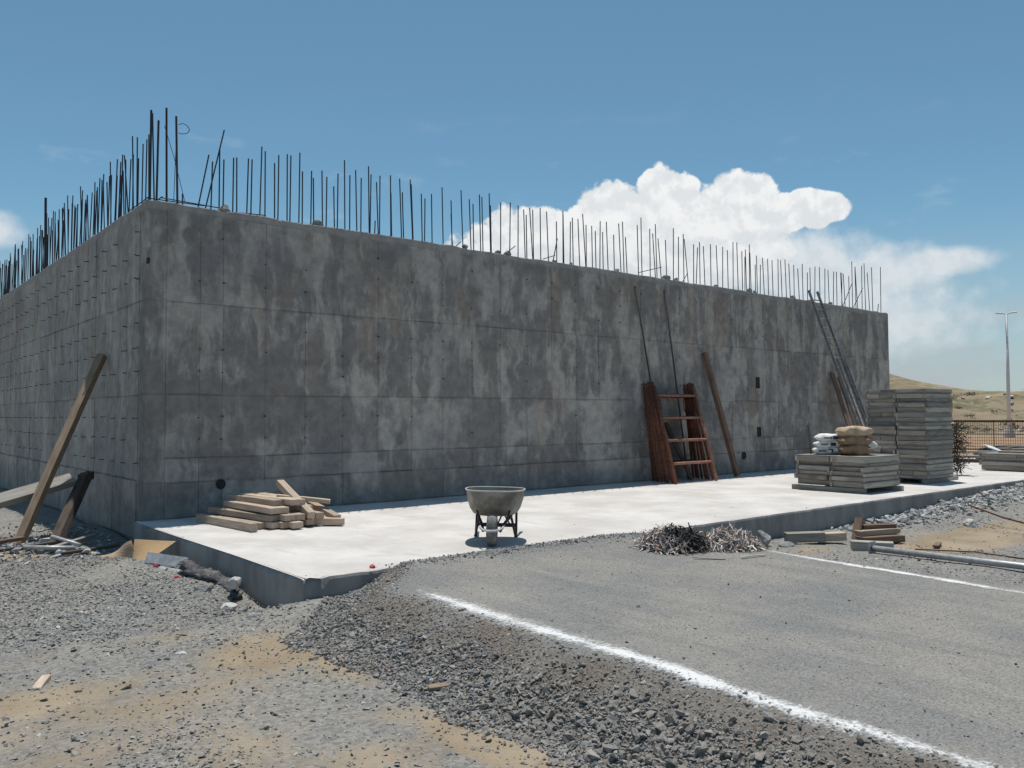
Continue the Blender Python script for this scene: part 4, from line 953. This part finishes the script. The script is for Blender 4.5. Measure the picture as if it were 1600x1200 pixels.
def sheet(name, pts, mat, label, cat, th=.012, wave=.02, nu=8, nv=6, seed=1):
    """a thick, slightly warped sheet spanned by four corners"""
    p = [Vector(q) for q in pts]; r = random.Random(seed); m = MB(); nrm = (p[1] - p[0]).cross(p[3] - p[0]).normalized(); lay = []
    for s in (0, 1):
        g = []
        for i in range(nu + 1):
            for j in range(nv + 1):
                u, v = i / nu, j / nv
                q = p[0] * (1 - u) * (1 - v) + p[1] * u * (1 - v) + p[2] * u * v + p[3] * (1 - u) * v
                g.append(q + nrm * (wave * math.sin(3 * u + seed) * math.cos(2.5 * v + seed * 2) + s * th))
        lay.append(g)
    n = (nu + 1) * (nv + 1); fs = []
    for i in range(nu):
        for j in range(nv):
            a = i * (nv + 1) + j; q = (a, a + nv + 1, a + nv + 2, a + 1); fs.append(q); fs.append(tuple(n + k for k in reversed(q)))
    rim = [i * (nv + 1) for i in range(nu + 1)] + [nu * (nv + 1) + j for j in range(1, nv + 1)] + [i * (nv + 1) + nv for i in range(nu - 1, -1, -1)] + [j for j in range(nv - 1, 0, -1)]
    for k in range(len(rim)):
        a, b = rim[k], rim[(k + 1) % len(rim)]; fs.append((a, b, b + n, a + n))
    m.add(lay[0] + lay[1], fs)
    return tag(m.build(name, mat), label, cat)
sheet('plywood_piece', [(-.60, -1.66, -.27), (-.56, -2.08, -.30), (-.20, -2.15, -.04), (-.52, -1.52, -.06)], 'ply_tan', 'tan plywood sheet tilted against the left edge of the slab', 'plywood', .014, .012, seed=2)
sheet('crumpled_card', [(-.90, -1.22, -.31), (-.58, -1.75, -.29), (-.54, -1.50, -.10), (-.76, -1.30, -.20)], 'card', 'crumpled brown card left of the tan plywood sheet', 'card', .010, .06, seed=5)
sheet('metal_tray', [(-.60, -2.20, -.27), (-.33, -2.92, -.26), (-.27, -2.86, -.16), (-.54, -2.14, -.15)], 'galv', 'grey corrugated metal piece lying beside the slab', 'metal piece', .014, .006, seed=3)
sheet('metal_tray', [(-.56, -2.58, -.32), (-.44, -2.98, -.32), (-.38, -2.92, -.29), (-.50, -2.52, -.28)], 'galv', 'small pale plate below the grey corrugated metal piece', 'metal piece', .012, .004, seed=7)
# bundle of dark plastic film lying in the gap along the slab
m = MB(); rs = []; pts = []
for k in range(44):
    u = k / 43; x = -.34 - .05 * math.sin(u * 7) ; y = -2.95 - 1.75 * u; zb = -.20 - .12 * u
    ring = []
    for j in range(18):
        a = 2 * math.pi * j / 18; rr = (.105 + .05 * float(vn(3.1 * math.cos(a) + 40 * u, 3.1 * math.sin(a))) + .05 * float(vn(7 * math.cos(a) + 90 * u, 5 * math.sin(a) + 7))) * (.45 + .55 * math.sin(math.pi * min(1, u * 1.05 + .08)))
        ring.append((x + rr * math.cos(a), y, zb + .6 * rr * math.sin(a)))
    rs.append(ring)
m.rings(rs); tag(m.build('plastic_film', 'film' if 'film' in M else 'black_plastic', None, smooth=True), 'dark bundled plastic film lying along the left side of the slab', 'plastic film')
for loc, lab in (((-.56, -2.50, -.27), 'crushed red plastic scrap below the grey metal piece'), ((-.60, -3.42, -.27), 'crushed red plastic scrap beside the dark plastic film'), ((.62, -5.80, .03), 'red plastic scrap on the front edge of the slab')):
    tag(link('plastic_scrap', rock_mesh('plastic_scrap', (.040, .030, .030), int(abs(loc[1]) * 100), 2), 'red_plastic', None, loc), lab, 'plastic scrap')
for k, (loc, s, mt, lab) in enumerate([((-.68, -5.88, -.31), (.16, .10, .075), 'grey_rock', 'big flat grey rock lying in front of the slab corner'), ((-.36, -4.62, -.18), (.10, .08, .075), 'pale_rock', 'pale broken rock on the end of the plastic film'),
                                       ((-.62, -4.35, -.27), (.10, .09, .07), 'grey_rock', 'grey rock left of the pale one beside the slab'), ((-.56, -4.95, -.36), (.09, .08, .055), 'pale_rock', 'brownish stone in the hollow by the slab corner'),
                                       ((-.60, -5.45, -.29), (.06, .055, .045), 'grey_rock', 'small stone above the big flat rock near the slab corner'), ((-1.55, -6.55, -.30), (.055, .04, .025), 'pale_rock', 'small pale flat stone on the earth in the left foreground'),
                                       ((7.15, -6.12, -.27), (.16, .11, .14), 'grey_rock', 'pointed grey rock leaning on the slab behind the wire heap'), ((11.4, -7.4, -.33), (.17, .15, .12), 'pale_rock', 'rounded tan stone under the rusty rod at the right'),
                                       ((7.30, -6.42, -.36), (.12, .1, .06), 'grey_rock', 'flat grey stone between the pointed rock and the timber blocks')]):
    o = tag(link('rock', rock_mesh('rock', s, 200 + k, 3), mt, None, loc, (0, 0, k * 1.1)), lab, 'rock')
board('scrap_board', (-2.62, -6.82, -.30), (-2.52, -6.58, -.28), .06, .035, 'wood_pale', 'small pale wood wedge lying in the left foreground', 'scrap board')
board('scrap_board', (-.50, -8.50, -.31), (-.25, -8.62, -.29), .07, .025, 'wood_post', 'small tan wood offcut at the foot of the gravel bank', 'scrap board')

# ------------------------------------------------------------------ heap of steel straps
def strap_material():
    m, t, b, o = material('scrap_straps')
    t.put(b.inputs['Base Color'], t.new('ShaderNodeAttribute', attribute_name='Col').outputs['Color']); b.inputs['Roughness'].default_value = .6; b.inputs['Metallic'].default_value = .15
    return m
M['strap'] = strap_material()
def strap_heap(label, cx, cy, rad_, hgt, n, seed, burnt):
    r = np.random.RandomState(seed); V = []; F = []; Cc = []
    for k in range(n):
        a = r.uniform(0, 6.283); q = rad_ * r.rand() ** .55; x = cx + q * math.cos(a) * 1.15; y = cy + q * math.sin(a) * .8
        top = hgt * max(0, 1 - (q / rad_) ** 2) ** .8
        z = float(zg(x, y)) + top * r.uniform(.25, 1.0) + .01
        yaw = a + r.normal(0, .9); pitch = -top * .0 - .55 * (q / rad_) + r.normal(0, .35); L = r.uniform(.12, .30); w_ = r.uniform(.008, .016)
        d = np.array([math.cos(yaw) * math.cos(pitch), math.sin(yaw) * math.cos(pitch), math.sin(pitch)]); s = np.array([-math.sin(yaw), math.cos(yaw), r.uniform(-.6, .6)]); s /= np.linalg.norm(s); nn = np.cross(d, s)
        curl = r.normal(0, .35); dark = burnt is not None and math.hypot((x - burnt[0]) / .24, (y - burnt[1]) / .24) < 1 + .3 * r.rand()
        g = r.uniform(.02, .06) if dark else r.choice([.34, .42, .52, .28, .20, .62])
        col = (g, g * (.93 if not dark else 1), g * (.88 if not dark else 1.02), 1) if r.rand() > .25 or dark else (g * .8, g * .55, g * .45, 1)
        for i in range(4):
            u = i / 3 - .5; p = np.array([x, y, z]) + d * L * u + nn * curl * L * (u * u - .1)
            p[2] = max(p[2], float(zg(p[0], p[1])) + .006)
            for sg, dz in ((-1, 0), (1, 0)):
                V.append(p + s * w_ / 2 * sg); Cc.append(col)
            for sg in (1, -1): V.append(p + s * w_ / 2 * sg - nn * .003); Cc.append(col)
        b0 = len(V) - 16
        for i in range(3):
            for j in range(4):
                F.append((b0 + i * 4 + j, b0 + i * 4 + (j + 1) % 4, b0 + i * 4 + 4 + (j + 1) % 4, b0 + i * 4 + 4 + j))
    me = np_mesh('strap_heap', np.array(V), np.array(F), {'Col': np.array(Cc)})
    return tag(link('strap_heap', me, 'strap'), label, 'scrap heap', None, 'stuff')
strap_heap('heap of loose steel straps, scorched black in the middle', 4.45, -6.66, .48, .25, 1300, 3, (4.45, -6.76))
strap_heap('heap of pale loose steel straps at the end of the far lime line', 5.18, -6.96, .50, .24, 1300, 4, None)
for a, b, lab in (((4.0, -7.28, -.06), (4.25, -7.55, -.07), 'short grey strap lying in front of the scorched heap'), ((4.45, -7.62, -.065), (4.88, -7.66, -.075), 'short grey strap lying in front of the pale heap')):
    board('strap', a, b, .03, .012, 'wood_grey', lab, 'strap')

# ------------------------------------------------------------------ blocks, boards and pipe on the right
for a, b, W, T, mt, lab in [((7.60, -6.22, -.29), (8.02, -6.60, -.28), .20, .14, 'wood_grey', 'grey timber block lying along the slab, the left of two'), ((8.02, -6.52, -.29), (8.36, -6.74, -.29), .17, .12, 'wood_pale', 'tan timber block lying along the slab, the right of two'),
                            ((8.35, -7.00, -.32), (9.02, -7.30, -.32), .22, .10, 'wood_warm', 'lowest brown board of the small pile on the earth'), ((8.42, -6.92, -.23), (9.08, -7.20, -.22), .18, .08, 'wood_pale', 'middle tan board of the small pile on the earth'),
                            ((8.60, -6.90, -.155), (9.10, -7.16, -.145), .15, .06, 'wood_warm', 'top brown board of the small pile on the earth'), ((8.38, -6.92, -.34), (8.62, -6.86, -.02), .12, .05, 'wood_warm', 'reddish brown board tilted up against the small pile'),
                            ((7.72, -7.20, -.31), (8.02, -7.68, -.31), .18, .14, 'wood_grey', 'pale grey block lying in front of the small board pile'),
                            ((9.3, -7.75, -.37), (8.85, -7.9, -.36), .08, .03, 'wood_warm', 'thin brown lath on the earth beside the pipe')]:
    board('block' if 'block' in lab else 'scrap_board', a, b, W, T, mt, lab, 'block' if 'block' in lab else 'scrap board')
pp = thing('steel_pipe', 'long grey steel pipe with an end plate lying on the ground', 'pipe')
m = MB(); m.tube([(7.63, -7.57, -.30), (7.85, -11.2, -.32)], .042, 12); m.build('tube', 'galv', pp, smooth=True)
m = MB(); m.box((7.63, -7.56, -.30), (.19, .016, .19)); m.build('end_plate', 'galv', pp, .003)
m = MB(); m.tube([(12.4, -6.95, -.08), (11.9, -7.7, -.2), (11.5, -8.6, -.30)], .016, 7); tag(m.build('rusty_rod', 'rust', None, smooth=True), 'rusty rod propped on the pale rubble at the right', 'rod')
m = MB(); m.tube([(8.3, -7.85, -.35), (8.7, -8.5, -.35), (8.6, -9.6, -.36)], .010, 6); tag(m.build('rusty_rod', 'rust', None, smooth=True), 'thin rusty rod lying flat on the earth behind the pipe', 'rod')

# ------------------------------------------------------------------ material stored at the far end of the slab
r = random.Random(91); z = .02
for i, th in enumerate((.13, .12, .11, .10)):
    form_panel((22.15 + r.uniform(-.05, .05), -4.7 + r.uniform(-.05, .05), z), 1.8, 1.9, th - .004, r.uniform(-.05, .05), 'grey panel, %s from the bottom, flat stack at the far right slab end' % ORD[i], 'formwork panels of the far flat stack', 700 + i); z += th
for i, (a, b, W, T, mt, lab) in enumerate([((21.9, -4.0, z + .03), (22.1, -6.0, z + .03), .2, .05, 'wood_pale', 'pale board on top of the far flat panel stack'), ((22.3, -4.2, z + .085), (22.5, -5.9, z + .085), .25, .05, 'wood_grey', 'grey board topmost on the far flat panel stack'),
                                         ((24.3, -1.1, .06), (25.4, -3.1, .06), .25, .10, 'wood_dark', 'dark timber lying at the back of the slab behind the tall stack'), ((24.9, -.9, .17), (26.0, -3.0, .17), .3, .08, 'wood_grey', 'grey timber lying on a dark one behind the tall stack'),
                                         ((25.6, -1.2, .30), (26.6, -3.0, .30), .25, .06, 'wood_grey', 'upper grey board of the scrap behind the tall stack'), ((26.0, -3.2, .10), (26.8, -5.2, .10), .3, .12, 'wood_grey', 'grey timber lying at the far end of the slab')]):
    board('timber', a, b, W, T, mt, lab, 'timber')
sheet('white_sheet', [(24.9, -2.6, .48), (25.15, -3.25, .22), (25.65, -3.0, .24), (25.4, -2.2, .55)], 'white_paint', 'bent white sheet lying on the dark scrap behind the tall stack', 'sheet', .02, .06, seed=4)
tag(link('scrap_pile', rock_mesh('scrap_pile', (.9, 1.1, .32), 611, 4), 'black_plastic', None, (26.6, -2.6, .20)), 'dark scrap pile behind the tall panel stack', 'scrap pile')
m = MB(); rr = random.Random(5)      # coil of brown brush and wire sticking out behind the stack
for k in range(320):
    a = rr.uniform(0, 6.28); p = Vector((18.75, -4.15, .15)) + Vector((rr.gauss(0, .10), rr.gauss(0, .10), rr.uniform(-.1, 1.1)))
    d = Vector((rr.gauss(0, 1), rr.gauss(0, 1), rr.gauss(0, .8))).normalized() * rr.uniform(.12, .3); m.tube([p, p + d * .5 + Vector((0, 0, .03)), p + d], .008, 4)
tag(m.build('brush_bundle', 'wood_dark'), 'dark brown brush bundle standing behind the tall panel stack', 'brush', None, None)

# ------------------------------------------------------------------ fence, lamp, far ground
AX = Vector((.348, -.937, 0)); FD = Vector((.937, .348, 0))          # across and along the view at the right
F0 = Vector((-3.8, -13.43, 0)) + FD * 47
fence = thing('mesh_fence', 'low rusty wire mesh fence behind the far end of the slab', 'fence', F0 + Vector((0, 0, -.30)))
for k in range(-9, 8):
    p = AX * (k * 1.6); m = MB(); m.box(p + Vector((0, 0, .78)), (.04, .04, 1.56)); m.build('post', 'rust_worn', fence)
for zz, mt, th in ((1.50, 'wood_dark', .09), (.86, 'wood_pale', .06), (.12, 'rust', .06)):
    m = MB(); R_ = frame_between(-AX, AX); m.box(Vector((0, 0, zz)) - FD * .06, (27, .05, th), R_); m.build('rail', mt, fence)
m = MB()
for k in range(-135, 120): p = AX * (k * .10); m.box(p + Vector((0, 0, .75)), (.014, .014, 1.45))
for k in range(10): m.box(Vector((0, 0, .1 + k * .15)) + FD * .02, (26, .016, .016), frame_between(-AX, AX))
tag(m.build('mesh', 'rust_worn', fence), kind='stuff')

lp = Vector((-3.8, -13.43, 0)) + FD * 66 + AX * .92
zb = float(zg(lp.x, lp.y)); lamp = thing('street_lamp', 'tall white street lamp with two heads beyond the fence', 'street lamp', (lp.x, lp.y, zb))
m = MB(); m.tube([(0, 0, .2), (0, 0, 4), (0, 0, 8.35)], [.13, .11, .075], 12); m.build('pole', 'white_paint', lamp, smooth=True)
m = MB(); m.rings([[(q * math.cos(a), q * math.sin(a), z_) for a in np.linspace(0, 6.283, 12, endpoint=False)] for q, z_ in ((.36, -.1), (.33, .25), (.19, .75))]); m.build('base', 'pale_rock', lamp)
for s in (-1, 1):
    m = MB(); m.tube([Vector((0, 0, 8.3)), AX * .15 * s + Vector((0, 0, 8.42)), AX * .26 * s + Vector((0, 0, 8.44))], .04, 8); m.build('arm', 'white_paint', lamp, smooth=True)
    m = MB(); R_ = frame_between(Vector((0, 0, 0)), AX * s + Vector((0, 0, .10))); m.box(AX * .44 * s + Vector((0, 0, 8.47)), (.42, .22, .10), R_); m.build('lamp_head', 'white_paint', lamp, .03)

def far_material():
    m, t, b, o = material('dry_hillside')
    p = t.pos()
    c = t.mix(t.ramp(t.noise(p, .06, 5), .35, .65), (.235, .18, .12), (.31, .25, .17))
    c = t.mix(t.ramp(t.noise(t.scale(p, (1, 1, 2)), .30, 7, .68), .47, .60, 0, .8), c, (.125, .125, .065))
    c = t.mix(t.ramp(t.noise(t.scale(p, (1, 1, .4)), .12, 5, .6), .55, .68, 0, .6), c, (.22, .15, .09))
    c = t.mix(t.ramp(t.noise(p, 1.3, 4, .7), .64, .74, 0, .6), c, (.42, .37, .30))
    t.put(b.inputs['Base Color'], c); t.put(b.inputs['Normal'], t.bump(t.noise(p, .8, 6, .7), .6, .5)); b.inputs['Roughness'].default_value = .97
    return m
M['far'] = far_material()
def far_land(name, label, d0, d1, u0, u1, nu, nv, hfun):
    o3 = np.array([-3.8, -13.43]); d = np.linspace(d0, d1, nv); u = np.linspace(u0, u1, nu)
    U, D = np.meshgrid(u, d, indexing='ij'); X = o3[0] + D * FD.x + U * AX.x; Y = o3[1] + D * FD.y + U * AX.y
    Z = hfun(U, D)
    me = np_mesh(name, np.stack([X.ravel(), Y.ravel(), Z.ravel()], 1), grid_faces(nu, nv), None, True)
    return tag(link(name, me, 'far'), label, None, None, 'structure')
far_h = lambda U, D: -.3 + 4.3 * sst(74, 118, D + 5 * vn(U * .05, U * 0)) * (1 + .10 * vn(U * .04 + 4, D * .02)) + .75 * vn(U * .18, D * .18) * sst(72, 85, D) + .35 * vn(U * .6, D * .6) * sst(72, 80, D) - 3 * sst(150, 190, D)
far_land('embankment', 'dry tan embankment with scrub beyond the fence', 66, 190, -70, 110, 360, 220, far_h)
far_land('hill', 'dry tan hill rising behind the right end of the wall', 210, 520, -220, 260, 120, 70, lambda U, D: -2 + 26 * np.exp(-((U + 84) / 52) ** 2 - ((D - 330) / 85) ** 2) + 9.5 * np.exp(-((D - 360) / 90) ** 2) * (1 + .12 * vn(U * .02, D * .02)) + 1.0 * vn(U * .06, D * .06))
r = np.random.RandomState(77)
def far_pts(n, u0, u1, d0, d1): return r.uniform(u0, u1, n), r.uniform(d0, d1, n)
def scatter_far(name, label, n, u, d, smin, smax, sq, pal, mat):
    U, D = far_pts(n, u[0], u[1], d[0], d[1]); V = []; F = []; Cc = []
    for k in range(n):
        s = r.uniform(smin, smax); z_ = float(far_h(U[k], D[k])); c = np.array([-3.8 + D[k] * FD.x + U[k] * AX.x, -13.43 + D[k] * FD.y + U[k] * AX.y, z_ + s * sq * .3])
        col = np.array(pal[r.randint(len(pal))]) * r.uniform(.75, 1.25)
        cnt = 1 if 'boulders' in name else 45
        for q in range(cnt):
            if cnt == 1: b = STONE_SHAPES[r.randint(NS)] * np.array([s, s, s * sq]) + c
            else:
                off = r.normal(0, .45, 3) * s * np.array([1, 1, sq]); off[2] = abs(off[2]); b = STONE_SHAPES[r.randint(NS)] * s * .16 * r.uniform(.5, 1.4, 3) + c + off
            k0 = len(V); V += list(b); F += [tuple(i + k0 for i in f) for f in SF.tolist()]; Cc += [tuple(col * r.uniform(.7, 1.3)) + (1,)] * 12
    me = np_mesh(name, np.array(V), np.array(F), {'Col': np.clip(np.array(Cc), .01, .8)})
    return tag(link(name, me, mat), label, None, None, 'stuff')
scatter_far('scattered_boulders', 'pale stones strewn over the dry embankment', 220, (-12, 45), (74, 116), .25, .7, .6, [(.5, .48, .44), (.42, .38, .32), (.34, .28, .2)], 'stone')
scatter_far('scrub', 'low olive scrub on the dry embankment', 210, (-14, 48), (76, 122), .35, .9, .55, [(.12, .12, .06), (.15, .14, .075), (.18, .155, .09)], 'stone')
